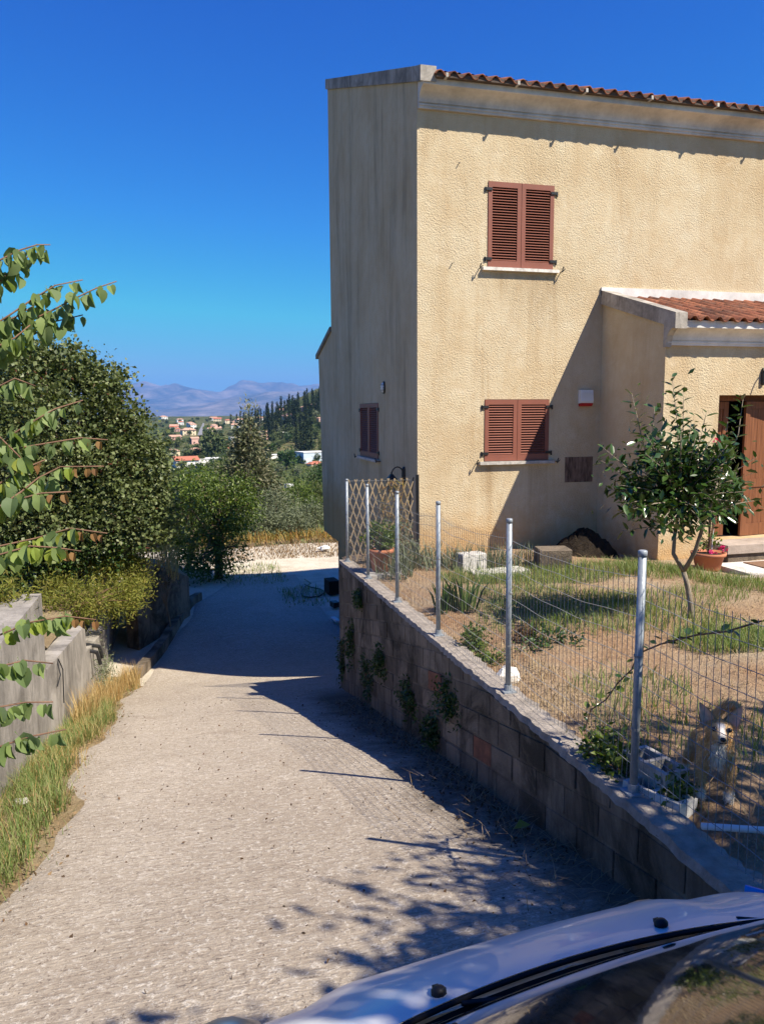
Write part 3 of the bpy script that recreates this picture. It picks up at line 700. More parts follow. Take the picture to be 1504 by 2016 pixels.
# ------------------------------------------------------------------ fittings on the walls
def lantern(name, base, ax, nx, label):
    """wall lantern: base point on wall, n outward, curved arm over a hanging four sided lamp"""
    b = Vector(base); n = Vector(nx); up = Vector((0, 0, 1)); s = n.cross(up)
    t_ = thing(name, base, label, 'wall lamp', 'black wall lanterns')
    mb = MB(); mb.tube([b+up*-.13+n*.01, b+up*-.10+n*.022, b+up*.10+n*.022, b+up*.14+n*.01], [.022, .036, .036, .02], 8); mk('back_plate', mb, 'black_iron', t_)
    mb = MB(); mb.tube([b+up*.0+n*.03] + [b + n*(.03+.22*(1-math.cos(a))*.5) + up*(.0+.14*math.sin(a)) for a in fr(.3, math.pi, 9)], .011, 6); mk('arm', mb, 'black_iron', t_)
    c = b+n*.25
    mb = MB(); q = .125
    P = lambda i, r, z: c + (n*math.cos(i*math.pi/2+math.pi/4) + s*math.sin(i*math.pi/2+math.pi/4))*r + up*z
    mb.add([P(i, q, -.08) for i in range(4)] + [P(i, .03, .015) for i in range(4)] + [P(i, q, -.095) for i in range(4)], [(0, 1, 5, 4), (1, 2, 6, 5), (2, 3, 7, 6), (3, 0, 4, 7), (4, 5, 6, 7), (8, 11, 10, 9), (0, 8, 9, 1), (1, 9, 10, 2), (2, 10, 11, 3), (3, 11, 8, 0)])
    mb.tube([c+up*.015, c+up*.05], .014, 6); mk('lamp_roof', mb, 'black_iron', t_)
    mb = MB()
    for i in range(4): mb.tube([P(i, .105, -.095), P(i, .068, -.32)], .007, 4)
    for i in range(4): mb.tube([P(i, .068, -.32), P((i+1) % 4, .068, -.32)], .008, 4)
    mk('lamp_cage', mb, 'black_iron', t_)
    g = MB(); g.add([P(i, .10, -.096) for i in range(4)] + [P(i, .064, -.315) for i in range(4)], [(i, (i+1) % 4, 4+(i+1) % 4, 4+i) for i in range(4)]); mk('lamp_glass', g, simple('lamp_glass_'+str(len(ROOT)), (.34, .33, .28), .2, .2, 9), t_)
q = px(797, 945, u=HU); lantern('wall_lantern', (HU, q.y, q.z+.1), None, (-1, 0, 0), 'black iron wall lantern on the shaded side wall above the lattice')
q = px(1500, 742, v=PVF); lantern('wall_lantern', (q.x, PVF, q.z), None, (0, -1, 0), 'black iron wall lantern above the front door at the right edge')
q = px(757, 763, u=HU); t_ = thing('bulkhead_light', q, 'small oval bulkhead light on the shaded side wall', 'wall lamp')
mb = MB(); mb.prism([(.12*math.cos(a)*.62, .12*math.sin(a)) for a in fr(0, 2*math.pi, 16)[:-1]], lambda a, b, t: (HU-t, q.y+a, q.z+b), 0, .03); mk('housing', mb, 'black_iron', t_)
mb = MB(); mb.blob((HU-.03, q.y, q.z), (.05, .055, .10), 12, 0); mk('diffuser', mb, 'white_plastic', t_, True)
for k in (-.05, 0, .05):
    mb = MB(); mb.tube([(HU-.03, q.y-.068, q.z+k), (HU-.085, q.y, q.z+k), (HU-.03, q.y+.068, q.z+k)], .005, 4); mk('guard_bar', mb, 'black_iron', t_)
a, b = px(1138, 768, v=HV), px(1162, 800, v=HV); t_ = thing('alarm_box', ((a.x+b.x)/2, HV, b.z), 'white and red alarm siren box on the wall beside the porch', 'alarm')
mb = MB(); mb.prism([(0, b.z+.05), (.09, b.z+.06), (.10, b.z+.1), (.075, a.z), (0, a.z)], lambda n, z, t: (t, HV-n-.002, z), a.x, b.x); bx = mk('housing', mb, 'white_plastic', t_)
mb = MB(); mb.prism([(0, b.z), (.06, b.z+.005), (.09, b.z+.03), (.09, b.z+.058), (0, b.z+.048)], lambda n, z, t: (t, HV-n-.002, z), a.x+.01, b.x-.01); mk('strobe_lens', mb, 'red_plastic', t_)
for k in range(4):
    mb = MB(); z = a.z-.05-k*.022; mb.box((a.x+.03, HV-.095, z-.006), (b.x-.03, HV-.085, z+.002)); mk('louvre', mb, 'white_plastic', bx)

# ------------------------------------------------------------------ far terrain, mountains, haze
from mathutils import noise as mn
def sm(a, b, x): x = min(1, max(0, (x-a)/(b-a))); return x*x*(3-2*x)
PROF = [(0, -7.4), (34, -7.6), (42, -9.0), (60, -11.0), (100, -14.5), (150, -17.5), (300, -22.5), (600, -23), (1000, -16), (1500, -6), (2500, -4), (5000, -25), (11000, -70), (30000, -90)]
def lut(x, T):
    for (a, b), (c, d) in zip(T[:-1], T[1:]):
        if x <= c: return b + (d-b)*(x-a)/(c-a)
    return T[-1][1]
def terr(u, v):
    r = math.hypot(u, v); th = math.atan2(u, v); s = math.tan(max(-1.3, min(1.3, th)))
    fwd = lut(r, PROF)
    fwd += 50*sm(.05, .21, s)*math.exp(-(math.log(max(r, 1)/820)/.42)**2)
    fwd += (2.2*mn.noise((u*.012, v*.012, 3.1)) + .8*mn.noise((u*.05, v*.05, 1.7)))*sm(60, 140, r)*min(1, 1.2-.0)
    back = min(gz(max(-14, min(14, v)))-.9 + .05*max(0, r-30), 70)
    k = sm(-.1, .55, math.cos(th)); k = 1-(1-k)*sm(8, 30, r) if r > 30 else 1
    near = gz(max(-14, min(36, v))) - 1.1
    far = fwd*sm(-.1, .55, math.cos(th)) + back*(1-sm(-.1, .55, math.cos(th)))
    return near + (far-near)*sm(28, 44, r)
ths = sorted(set([round(rad(a), 5) for a in np.arange(-24, 30.01, .45)] + [round(rad(a), 5) for a in np.arange(30, 336.1, 4)]))
rs = [0] + list(np.geomspace(6, 11000, 110))
mb = MB(); nt_ = len(ths)
for r in rs:
    for a in ths: mb.v.append((r*math.sin(a), r*math.cos(a), terr(r*math.sin(a), r*math.cos(a))))
mb.f = [(j*nt_+i, j*nt_+(i+1) % nt_, (j+1)*nt_+(i+1) % nt_, (j+1)*nt_+i) for j in range(len(rs)-1) for i in range(nt_)]
t = NT('valley_ground'); p = t.pos(); n = t.noise(p, .012, 8, .65); n2 = t.noise(p, .11, 7, .7)
col = t.ramp(n, [(.36, (.045, .065, .022)), (.5, (.085, .095, .035)), (.62, (.17, .145, .065)), (.72, (.24, .19, .10))])
col = t.mix(t.g(n2, .42, .6, 0, .8), col, (.04, .058, .02)); t.pbsdf(col, .98, t.bump(n2, .5, 1.0), .05)
mk('terrain', mb, 'valley_ground', None, True, kind='structure')
# mountains across the strait
def mountain(name, r0, r1, sky_px, base, seed, nr=60, na=300):
    xs = [a for a, _ in sky_px]
    mb = MB()
    A = fr(rad(-30), rad(40), na)
    for j in range(nr+1):
        q = j/nr; r = r0+(r1-r0)*q
        for a in A:
            X = PW/2 + FPX*math.tan(a+YAW); tz = lut(min(max(X, xs[0]), xs[-1]), sky_px)
            top = tz*r1*.93
            env = math.sin(math.pi*min(1, q/.86)*.5)**1.15 if q < .86 else 1-.5*((q-.86)/.14)
            u_, v_ = r*math.sin(a), r*math.cos(a)
            rg = mn.ridged_multi_fractal((u_/2600+seed, v_/2600, seed), 1.0, 2.1, 7, 1.0, 2.0)
            h = top*env*(.55+.45*min(1.6, rg*.75)) + top*.05*mn.fractal((u_/700, v_/700, seed), 1., 2., 6)
            mb.v.append((u_, v_, base + max(0, h)))
    w_ = na+1; mb.f = [(j*w_+i, j*w_+i+1, (j+1)*w_+i+1, (j+1)*w_+i) for j in range(nr) for i in range(na)]
    mk(name, mb, 'mountain_rock', None, True, kind='structure')
t = NT('mountain_rock'); p = t.pos(); n = t.noise(p, .0011, 8, .7)
t.pbsdf(t.ramp(n, [(.40, (.04, .045, .035)), (.5, (.13, .11, .085)), (.62, (.29, .225, .18))]), 1, t.bump(t.noise(p, .004, 8, .7), .8, 60.), .02)
mountain('mountain_ridge', 14500, 19000, [(-400, .034), (100, .043), (240, .0445), (330, .0425), (390, .039), (430, .034), (480, .042), (520, .039), (640, .041), (900, .046), (1600, .03)], -60, 3.3)
mountain('foothill_ridge', 11200, 14300, [(-400, .008), (240, .010), (330, .013), (400, .020), (470, .030), (560, .033), (640, .037), (900, .03), (1600, .02)], -60, 8.7, 46)

def onterr(x, y):
    d = ray(x, y); r = 40.
    while r < 6000:
        k = r/math.hypot(d[0], d[1])
        if d[2]*k < terr(d[0]*k, d[1]*k): return Vector((d[0]*k, d[1]*k, terr(d[0]*k, d[1]*k)))
        r *= 1.012
    return None
# ---- town houses: shared look, built at their own places on the terrain
for nm, c in (('plaster_white', (.74, .72, .68)), ('plaster_cream', (.70, .58, .40)), ('plaster_pink', (.66, .40, .33)), ('plaster_ochre', (.62, .40, .20)), ('warehouse_metal', (.55, .62, .70)), ('roof_red', (.40, .14, .085)), ('roof_pale', (.46, .28, .20)), ('flat_roof', (.66, .65, .63)), ('asphalt_far', (.20, .20, .20))):
    simple(nm, c, .85, .1, .3)
simple('window_dark', (.035, .04, .045), .25, .2, 2, spec=.5)
def far_house(x, y, wpx, hpx, wall, roof, kind, label, group=None, deep=.8, rot=0.):
    b = onterr(x, y)
    if b is None: return
    D = float(np.dot(np.array(b), CF)); W_ = wpx*D/FPX; H_ = hpx*D/FPX; dp = W_*deep
    t_ = thing('house', b - Vector((0, 0, .5)), label, 'house' if kind != 'box' else 'building', group, rot=(0, 0, YAW*-0+rad(14)+rot))
    a, d = W_/2, dp/2; H_ += .5
    mb = MB(); mb.box((-a, -d, 0), (a, d, H_)); wl = mk('wall', mb, wall, t_)
    o = W_*.05; rh = W_*.17
    mb = MB()
    if kind == 'hip': mb.add([(-a-o, -d-o, H_), (a+o, -d-o, H_), (a+o, d+o, H_), (-a-o, d+o, H_), (-a*.45, 0, H_+rh), (a*.45, 0, H_+rh)], [(0, 1, 5, 4), (1, 2, 5), (2, 3, 4, 5), (3, 0, 4), (3, 2, 1, 0)])
    elif kind == 'gable': mb.add([(-a-o, -d-o, H_), (a+o, -d-o, H_), (a+o, d+o, H_), (-a-o, d+o, H_), (-a-o, 0, H_+rh), (a+o, 0, H_+rh)], [(0, 1, 5, 4), (1, 2, 5), (2, 3, 4, 5), (3, 0, 4), (3, 2, 1, 0)])
    else: mb.box((-a-o*.3, -d-o*.3, H_), (a+o*.3, d+o*.3, H_+.35))
    mk('roof', mb, roof, t_)
    fl = max(1, round(H_/3.2)); nw = max(2, int(W_/3.6))
    if kind != 'box':
        for f_ in range(fl):
            for i in range(nw):
                cx = -a + W_*(i+.5)/nw; zb = .8+f_*H_/fl
                m2 = MB(); m2.box((cx-.5, -d-.06, zb), (cx+.5, -d+.02, zb+1.25)); mk('window', m2, 'window_dark', t_)
    else:
        for i in range(3):
            cx = -a+W_*(i+.5)/3; m2 = MB(); m2.box((cx-W_*.08, -d-.06, .6), (cx+W_*.08, -d+.02, H_*.45)); mk('loading_door', m2, 'plaster_white', t_)
    return t_
HG = 'houses of the town across the valley'
for a in [
    (366, 921, 44, 15, 'plaster_white', 'roof_red', 'gable', 'white house with a red tiled roof, nearest in the valley', None),
    (410, 914, 52, 10, 'plaster_white', 'flat_roof', 'box', 'long low flat roofed white building beside the red roofed house', None),
    (386, 903, 18, 18, 'plaster_ochre', 'roof_pale', 'hip', 'tall narrow ochre house left of the round green tree', None),
    (341, 899, 24, 11, 'plaster_cream', 'roof_pale', 'hip', 'cream house with orange roof at the edge of the big bush', None),
    (345, 872, 22, 11, 'plaster_pink', 'roof_pale', 'gable', 'pink house on the left slope of the town', None),
    (386, 874, 20, 10, 'plaster_pink', 'roof_pale', 'gable', 'pink and white house below the grey road', None),
    (371, 857, 26, 10, 'plaster_cream', 'roof_pale', 'hip', 'cream house with flat orange roof beside the road', None),
    (460, 892, 24, 9, 'plaster_white', 'roof_red', 'gable', 'white house with bright red roof half hidden by the conifer', None),
    (464, 872, 26, 10, 'plaster_white', 'flat_roof', 'box', 'pale green flat roofed building left of the conifer', None),
    (522, 866, 20, 14, 'plaster_pink', 'roof_pale', 'hip', 'pink house among the trees right of the conifer', None),
    (560, 858, 18, 5, 'plaster_white', 'flat_roof', 'box', 'small white building in the trees on the right hillside', None),
    (574, 826, 34, 6, 'plaster_cream', 'roof_pale', 'hip', 'long cream villa below the ridge of the right hill', None),
    (614, 909, 52, 18, 'warehouse_metal', 'flat_roof', 'box', 'blue white metal warehouse beside the house wall', None),
    (622, 918, 30, 5, 'plaster_cream', 'roof_red', 'hip', 'low house with red hipped roof in front of the warehouse', None),
    (569, 965, 15, 8, 'plaster_white', 'flat_roof', 'box', 'small white shed on the near slope', None),
    (548, 966, 14, 4, 'plaster_cream', 'roof_pale', 'gable', 'small orange roofed house beside the white shed', None),
    (423, 950, 17, 4, 'plaster_cream', 'roof_red', 'hip', 'single red hipped roof showing between the two green trees', None),
    (540, 903, 26, 6, 'plaster_white', 'flat_roof', 'box', 'white flat roofed building right behind the conifer', None),
    ]: far_house(*a)
for i in range(24):
    x = 322 + (i*37 % 190) + random.uniform(-6, 6); y = 822 + (i*i*7 % 34)*.8
    if 385 < x < 410 and y < 845: x += 30
    w_ = random.uniform(8, 17); far_house(x, y+4, w_, w_*random.uniform(.35, .55), random.choice(['plaster_white', 'plaster_cream', 'plaster_pink', 'plaster_white']), random.choice(['roof_pale', 'roof_red', 'roof_pale']), random.choice(['hip', 'gable']), 'small pale house in the distant town on the skyline', HG, .8, random.uniform(-.5, .5))
for x, y in ((553, 808), (600, 804), (618, 800), (632, 826)): far_house(x, y+5, 14, 7, 'plaster_pink', 'roof_pale', 'hip', 'pale villa among cypresses on the right hilltop', 'villas on the right hill', .8, random.uniform(-.4, .4))
# a road climbing into the town
a = [onterr(x, y) for x, y in ((389, 858), (393, 848), (397, 840), (400, 834))]; b = [onterr(x, y) for x, y in ((399, 858), (400, 848), (402, 840), (402.5, 834))]
mb = MB()
for q, r_ in zip(a, b): mb.v += [(q.x, q.y, q.z+.6), (r_.x, r_.y, r_.z+.6)]
mb.f = [(2*i, 2*i+1, 2*i+3, 2*i+2) for i in range(3)]; mk('far_road', mb, 'asphalt_far', None, kind='structure')

# ------------------------------------------------------------------ leaves
leafmat('leaf_redbud', [(.12, .175, .075), (.17, .235, .085), (.22, .29, .09), (.15, .205, .10)], .38, .55, .25)
leafmat('leaf_redbud_yellow', [(.24, .30, .05), (.32, .35, .07), (.20, .27, .05)], .4, .55, .25)
leafmat('leaf_brown', [(.20, .10, .04), (.26, .15, .06), (.14, .07, .03)], .25, .7, .2)
leafmat('leaf_judas', [(.05, .07, .025), (.11, .145, .05), (.18, .21, .085), (.075, .10, .035), (.15, .16, .06)], .2, .45, .35)
leafmat('leaf_pear', [(.035, .065, .012), (.075, .125, .02), (.17, .22, .035), (.055, .09, .015)], .35, .4, .4)
leafmat('leaf_conifer', [(.07, .085, .045), (.13, .14, .07), (.21, .19, .12), (.09, .11, .05)], .1, .7, .2)
leafmat('leaf_fern', [(.15, .165, .03), (.22, .22, .04), (.10, .125, .025), (.27, .22, .06)], .35, .6, .2)
leafmat('leaf_hedge', [(.02, .045, .012), (.045, .09, .02), (.08, .13, .03)], .25, .4, .4)
leafmat('leaf_olive', [(.11, .13, .07), (.17, .19, .11), (.08, .10, .05)], .15, .6, .3)
leafmat('leaf_rust', [(.32, .20, .05), (.24, .12, .04), (.36, .27, .08), (.18, .17, .07)], .3, .7, .2)
leafmat('leaf_citrus', [(.022, .05, .012), (.036, .078, .016), (.06, .11, .024), (.03, .062, .015)], .15, .25, .5)
leafmat('leaf_citrus_new', [(.11, .18, .03), (.16, .22, .04)], .35, .35, .4)
leafmat('leaf_far', [(.05, .075, .03), (.085, .11, .04), (.12, .14, .05)], .1, .8, .1)
leafmat('leaf_far_light', [(.075, .105, .035), (.11, .135, .05), (.14, .15, .06)], .1, .8, .1)
leafmat('leaf_cypress', [(.016, .028, .014), (.028, .044, .02), (.04, .055, .025)], .05, .8, .1)
leafmat('grass_green', [(.09, .15, .035), (.14, .20, .055), (.21, .25, .085), (.30, .29, .14)], .35, .6, .2)
leafmat('grass_dry', [(.42, .31, .14), (.52, .40, .20), (.34, .22, .09), (.46, .28, .11)], .3, .7, .15)
leafmat('straw', [(.34, .25, .14), (.26, .18, .10), (.42, .33, .20)], .1, .9, .1)
leafmat('straw_brown', [(.20, .135, .075), (.26, .18, .10), (.15, .10, .06)], .1, .9, .1)
leafmat('dead_leaf', [(.06, .042, .03), (.10, .065, .04), (.15, .09, .05)], .1, .9, .1)
leafmat('petal_pink', [(.55, .02, .16), (.65, .05, .22)], .4, .6, .2)
leafmat('seed_pod', [(.10, .035, .022), (.14, .05, .03)], .1, .8, .2)

def E_(x, y, v, rx, ry, rv):
    c = px(x, y, v=v); D = float(np.dot(np.array(c), CF)); return (tuple(c), (rx*D/FPX, rv, ry*D/FPX))
def tree(name, base, ell, ncl, per, spread, size, lm, label, cat='tree', trunk_r=.12, bark='bark', surf=.7, aspect=.6, flat=.45, droop=0., group=None, nb=40, extra=None, fold=.25, seed=None):
    rng = np.random.default_rng(seed if seed is not None else abs(hash(label)) % 9973) if seed is not None else np.random.default_rng(len(label)*31+ncl)
    base = Vector(base); t_ = thing(name, base, label, cat, group)
    C, H, cc = clumps(ell, ncl, per, spread, surf, rng)
    me = leaf_mesh('crown', C - np.array(base), size, H, flat, aspect, fold, droop, rng=rng); mk('crown', me, lm, None); o = bpy.context.scene.objects[-1] if False else None
    ob = [x for x in COL.objects if x.data == me][0]; ob.parent = t_; ROOT[ob] = base
    mb = MB(); top = Vector(ell[0][0])
    mid = base.lerp(top, .55) + Vector((random.uniform(-.1, .1), random.uniform(-.1, .1), 0))
    mb.tube([base-Vector((0, 0, .2)), base.lerp(mid, .5)+Vector((.05, 0, 0)), mid, top], [trunk_r*1.15, trunk_r, trunk_r*.75, trunk_r*.3], 8)
    idx = rng.choice(len(cc), min(nb, len(cc)), replace=False)
    for i in idx:
        e = Vector(cc[i]); q = rng.uniform(.25, .95); st = base.lerp(mid, .75+.25*q) if q < .5 else mid.lerp(top, (q-.5)*1.6)
        m_ = st.lerp(e, .5) + Vector((rng.normal()*.06, rng.normal()*.06, .12*(e-st).length*.4))
        mb.tube([st, m_, e], [trunk_r*.38, trunk_r*.22, trunk_r*.06], 5)
    mk('trunk', mb, bark, t_, True)
    return t_, cc
# big Judas tree on the left bank
bt = px(120, 1165, v=17)
jt, cc = tree('judas_tree', (bt.x, bt.y, -3.6), [E_(110, 850, 17, 140, 145, 1.9), E_(235, 920, 17, 66, 92, 1.2), E_(20, 930, 16.8, 130, 190, 1.7), E_(130, 1020, 16.8, 150, 100, 1.4), E_(225, 1000, 17, 100, 100, 1.2), E_(200, 775, 17, 44, 42, .8), E_(275, 995, 17, 48, 80, .8), E_(60, 740, 17, 70, 44, 1.0)] + [E_(x_, y_, 16.8+.02*i_, 24+(i_*7 % 13), 22+(i_*5 % 11), .5) for i_, (x_, y_) in enumerate([(20, 712), (95, 712), (150, 722), (180, 732), (228, 755), (240, 815), (270, 845), (292, 885), (305, 930), (312, 985), (308, 1040), (60, 705), (128, 708)])],
        2300, 27, .15, .078, 'leaf_judas', 'big dark green tree with brown pods filling the left side', trunk_r=.17, surf=.55, aspect=.85, nb=90, fold=.18)
rng = np.random.default_rng(5); sel = rng.choice(len(cc), 130)
me = leaf_mesh('seed_pods', np.repeat(cc[sel], 7, 0)+rng.normal(size=(910, 3))*.13-np.array((bt.x, bt.y, -3.6)), .10, None, 0, .22, .1, .8); o = mk('seed_pods', me, 'seed_pod', None, kind='stuff'); o.parent = jt
# hedge-like pear tree beside the lower drive
tree('pear_tree', (1.25, 27.6, -5.85), [E_(430, 1010, 27.6, 80, 66, 1.3), E_(385, 970, 27.8, 42, 48, .9), E_(470, 1005, 27.4, 50, 68, 1.0), E_(400, 1075, 27.6, 60, 56, 1.1), E_(448, 1082, 27.2, 42, 55, .9), E_(418, 955, 27.6, 40, 34, .8), E_(480, 968, 27.4, 32, 32, .7), E_(420, 1118, 27.3, 62, 28, .9), E_(375, 1120, 27.4, 40, 28, .8)],
     420, 30, .17, .10, 'leaf_pear', 'glossy green drooping tree where the driveway meets the yard', trunk_r=.14, surf=.25, aspect=.5, droop=.9, nb=40)
tree('pear_tree', (.2, 29.5, -5.8), [E_(385, 950, 29.5, 46, 34, 1.2), E_(352, 1015, 29.5, 40, 70, 1.2), E_(370, 1090, 29, 38, 42, 1.0), E_(325, 1040, 29.5, 28, 55, .9)],
     200, 26, .22, .12, 'leaf_pear', 'bright green tree crown joining the big dark tree on its right', trunk_r=.10, surf=.3, aspect=.5, droop=.5, nb=25)
# conifer
c0 = px(490, 1000, v=46); base = (c0.x, 46, terr(c0.x, 46)-.2)
L_ = [E_(489, 1000-200*q, 46, 80*(1-q)**1.05+6, 17, 2.2*(1-q)**1.05+.2) for q in fr(0, 1, 11)]
tree('conifer_tree', base, [L_[3]] + L_, 460, 24, .26, .24, 'leaf_conifer', 'tall ragged grey green conifer in the centre of the view', trunk_r=.22, surf=.35, aspect=.35, flat=.7, nb=70)
# shrubs on the slope below the yard
sl = [(585, 985, 48, 46, 42, 'leaf_pear', 'rounded green shrub on the slope beside the house wall'), (545, 1000, 40, 44, 36, 'leaf_olive', 'silvery shrub right of the conifer trunk'), (610, 1015, 38, 46, 26, 'leaf_olive', 'low silvery bush against the house overhang'), (520, 1030, 37, 40, 24, 'leaf_olive', 'pale scrub beside the green drooping tree'),
      (570, 1030, 37, 50, 18, 'leaf_olive', 'pale scrub in the middle of the far yard edge'), (450, 935, 60, 36, 30, 'leaf_far_light', 'yellow green bush left of the conifer'), (620, 975, 70, 28, 20, 'leaf_far_light', 'light green reeds at the right below the warehouse'), (640, 940, 90, 36, 26, 'leaf_hedge', 'dark round tree below the red hipped roof')]
for x, y, v, rx, ry, lm, lb in sl:
    e = E_(x, y, v, rx, ry, rx*v/FPX*.8); gzz = min(e[0][2]-e[1][2], 99)
    tree('shrub', (e[0][0], v, terr(e[0][0], v)-.1 if v > 40 else gz(v)-.4), [e], 130, 22, .22*v/40, .13*v/40, lm, lb, 'shrub', trunk_r=.05*v/40, surf=.5, aspect=.35, nb=14)
# ferns and rusty bracken at the yard edge
rng = np.random.default_rng(8)
def scatter(n, box, zf, rng): u_ = rng.uniform(box[0], box[1], n); v_ = rng.uniform(box[2], box[3], n); return np.array([(a, b, zf(a, b)) for a, b in zip(u_, v_)])
yz = lambda u, v: gz(v) - .05
P = scatter(900, (.5, 9.5, 35.2, 37.0), yz, rng); mk('rusty_bracken', strands('rusty_bracken', P, .38, .04, 1.2, rng=rng), 'leaf_rust', None, kind='stuff', label='rusty orange bracken at the far edge of the yard', cat='bracken')
P = scatter(5200, (.2, 9.5, 30.8, 36.5), yz, rng); mk('dry_yard_grass', strands('dry_yard_grass', P, .12, .03, .9, rng=rng), 'straw_brown', None, kind='stuff', label='dry straw coloured grass across the far yard', cat='grass')
P = np.concatenate([scatter(500, (1.5, 3.6, 26, 30), yz, rng), scatter(420, (3.0, 4.4, 22.5, 25.2), yz, rng)]); mk('yard_grass', strands('yard_grass', P, .16, .02, .6, rng=rng), 'grass_green', None, kind='stuff', label='thin green grass tufts on the pale gravel yard', cat='grass')
# yellow ferny bushes behind the stepped walls
for i, (e, n, lb) in enumerate([([E_(150, 1188, 14.2, 66, 40, .5), E_(215, 1180, 15.6, 62, 44, .5), E_(258, 1165, 16.4, 34, 38, .4), E_(110, 1170, 15.5, 50, 36, .6)], 300, 'yellow green ferny bush above the middle step wall'), ([E_(225, 1105, 16.9, 50, 34, .5), E_(268, 1130, 17.0, 28, 42, .3), E_(170, 1120, 16.6, 60, 26, .4)], 240, 'yellowing creeper hanging beside the dark end wall'), ([E_(-10, 1185, 9.3, 45, 22, .4)], 60, 'low yellow weeds behind the tallest wall')]):
    c = e[0][0]; tree('ferny_bush', (c[0], c[1], left_z(c[0], c[1])-.1), e, n, 30, .12, .075, 'leaf_fern' if i != 1 else 'leaf_fern', lb, 'bush', trunk_r=.03, bark='twig', surf=.4, aspect=.28, nb=30)
e = [E_(120, 1080, 16.6, 150, 58, .7), E_(40, 1100, 16.2, 110, 66, .6)]
tree('hedge_bush', (e[0][0][0], 16.6, left_z(-3, 16.6)), e, 380, 26, .15, .07, 'leaf_hedge', 'dark leafy hedge below the big tree', 'hedge', trunk_r=.05, surf=.5, aspect=.75, nb=20)
e = [E_(330, 1130, 20.5, 30, 40, .5)]
tree('bare_shrub', (e[0][0][0], 20.6, gz(20)-.2), e, 40, 8, .12, .06, 'leaf_olive', 'half bare shrub hanging over the shaded end wall', 'shrub', trunk_r=.02, bark='pale_bark', surf=.2, aspect=.3, nb=40)
# dry grass on the terrace top
P = scatter(1200, (-2.8, -.1, 20.2, 24), lambda u, v: A_t.z + (B_t.z-A_t.z)*max(0, min(1.1, (u-A_t.x)/(B_t.x-A_t.x))), rng); mk('terrace_straw', strands('terrace_straw', P, .4, .02, .5, rng=rng), 'grass_dry', None, kind='stuff', label='dry pale grass on top of the dark end wall', cat='grass')

# ---- trees of the valley: two crown shapes and a cypress, copied to their places
def far_proto(name, ell, n, per, spread, size, lm, aspect=.7):
    rg = np.random.default_rng(n+per); C, H, cc = clumps(ell, n, per, spread, .6, rg); me = leaf_mesh(name, C, size, H, .4, aspect, .2, rng=rg); me.materials.append(MATS[lm]); return me
round_a = [far_proto('crown', [((0, 0, 4.2), (3.2, 3.2, 2.6)), ((1.5, .5, 3), (2.2, 2, 1.8)), ((-1.6, 0, 3.2), (2, 2, 2))], 70, 9, .55, .85, m_) for m_ in ('leaf_far', 'leaf_far_light', 'leaf_hedge', 'leaf_olive')]
cyp_a = [far_proto('crown', [((0, 0, 1.5+1.4*i), (1.25*(1-i/9.5)**.6, 1.25*(1-i/9.5)**.6, 1.0)) for i in range(9)], 110, 6, .3, .75, 'leaf_cypress', .5)]
mbt = MB(); mbt.tube([(0, 0, -.6), (0, 0, 1.5), (.1, 0, 3.4)], [.28, .22, .12], 6); trunk_me = mbt.mesh('trunk'); trunk_me.materials.append(MATS['bark'])
def plant(me, b, sc, name, label, cat, group, rg):
    o = bpy.data.objects.new(name, None); COL.objects.link(o); o.location = b; o.rotation_euler = (0, 0, rg.uniform(0, 6.28)); o.scale = (sc*rg.uniform(.85, 1.15), sc*rg.uniform(.85, 1.15), sc*rg.uniform(.9, 1.15)); setp(o, label, cat, group)
    for nm, m_ in (('crown', me), ('trunk', trunk_me)):
        c = bpy.data.objects.new(nm, m_); COL.objects.link(c); c.parent = o
rg = np.random.default_rng(21); cnt = 0
for i in range(115):     # cypresses on the right hill
    x = rg.uniform(488, 645); y0 = lut(x, [(480, 828), (520, 822), (560, 815), (600, 800), (660, 785)]); y = y0 + abs(rg.normal())*22 + rg.uniform(0, 12)
    b = onterr(x, y)
    if b is None: continue
    plant(cyp_a[0], b, rg.uniform(.75, 1.25), 'cypress_tree', 'slim dark cypress on the hill right of the conifer', 'cypress', 'cypresses on the right hill', rg)
for x, y in ((600, 893), (606, 896), (612, 890), (594, 898), (585, 895), (467, 838), (474, 838), (481, 840), (455, 838)):
    b = onterr(x, y)
    if b is not None: plant(cyp_a[0], b, 1.2, 'cypress_tree', 'dark cypress in the row behind the warehouse and conifer', 'cypress', 'cypress rows in the valley', rg)
for i in range(270):
    x = rg.uniform(300, 650); y = 826 + 118*rg.uniform(0, 1)**1.1
    if x > 560: y = max(y, 812) if rg.random() < .7 else rg.uniform(795, 840)
    b = onterr(x, y)
    if b is None: continue
    r_ = math.hypot(b.x, b.y); k = int(rg.choice(4, p=[.4, .25, .2, .15]))
    plant(round_a[k], b, rg.uniform(.45, 1.0)*(1.0 if r_ > 400 else .6), 'valley_tree', ['dark green broadleaf tree among the valley houses', 'light green broadleaf tree among the valley houses', 'very dark round tree among the valley houses', 'silvery olive tree among the valley houses'][k], 'tree', 'broadleaf trees across the valley', rg)
b = onterr(420, 908); plant(round_a[0], b, 2.1, 'valley_tree', 'large round green tree beside the ochre house in the valley', 'tree', None, rg)
b = onterr(565, 925); plant(round_a[2], b, 1.35, 'valley_tree', 'dark rounded tree left of the low red hipped roof', 'tree', None, rg)
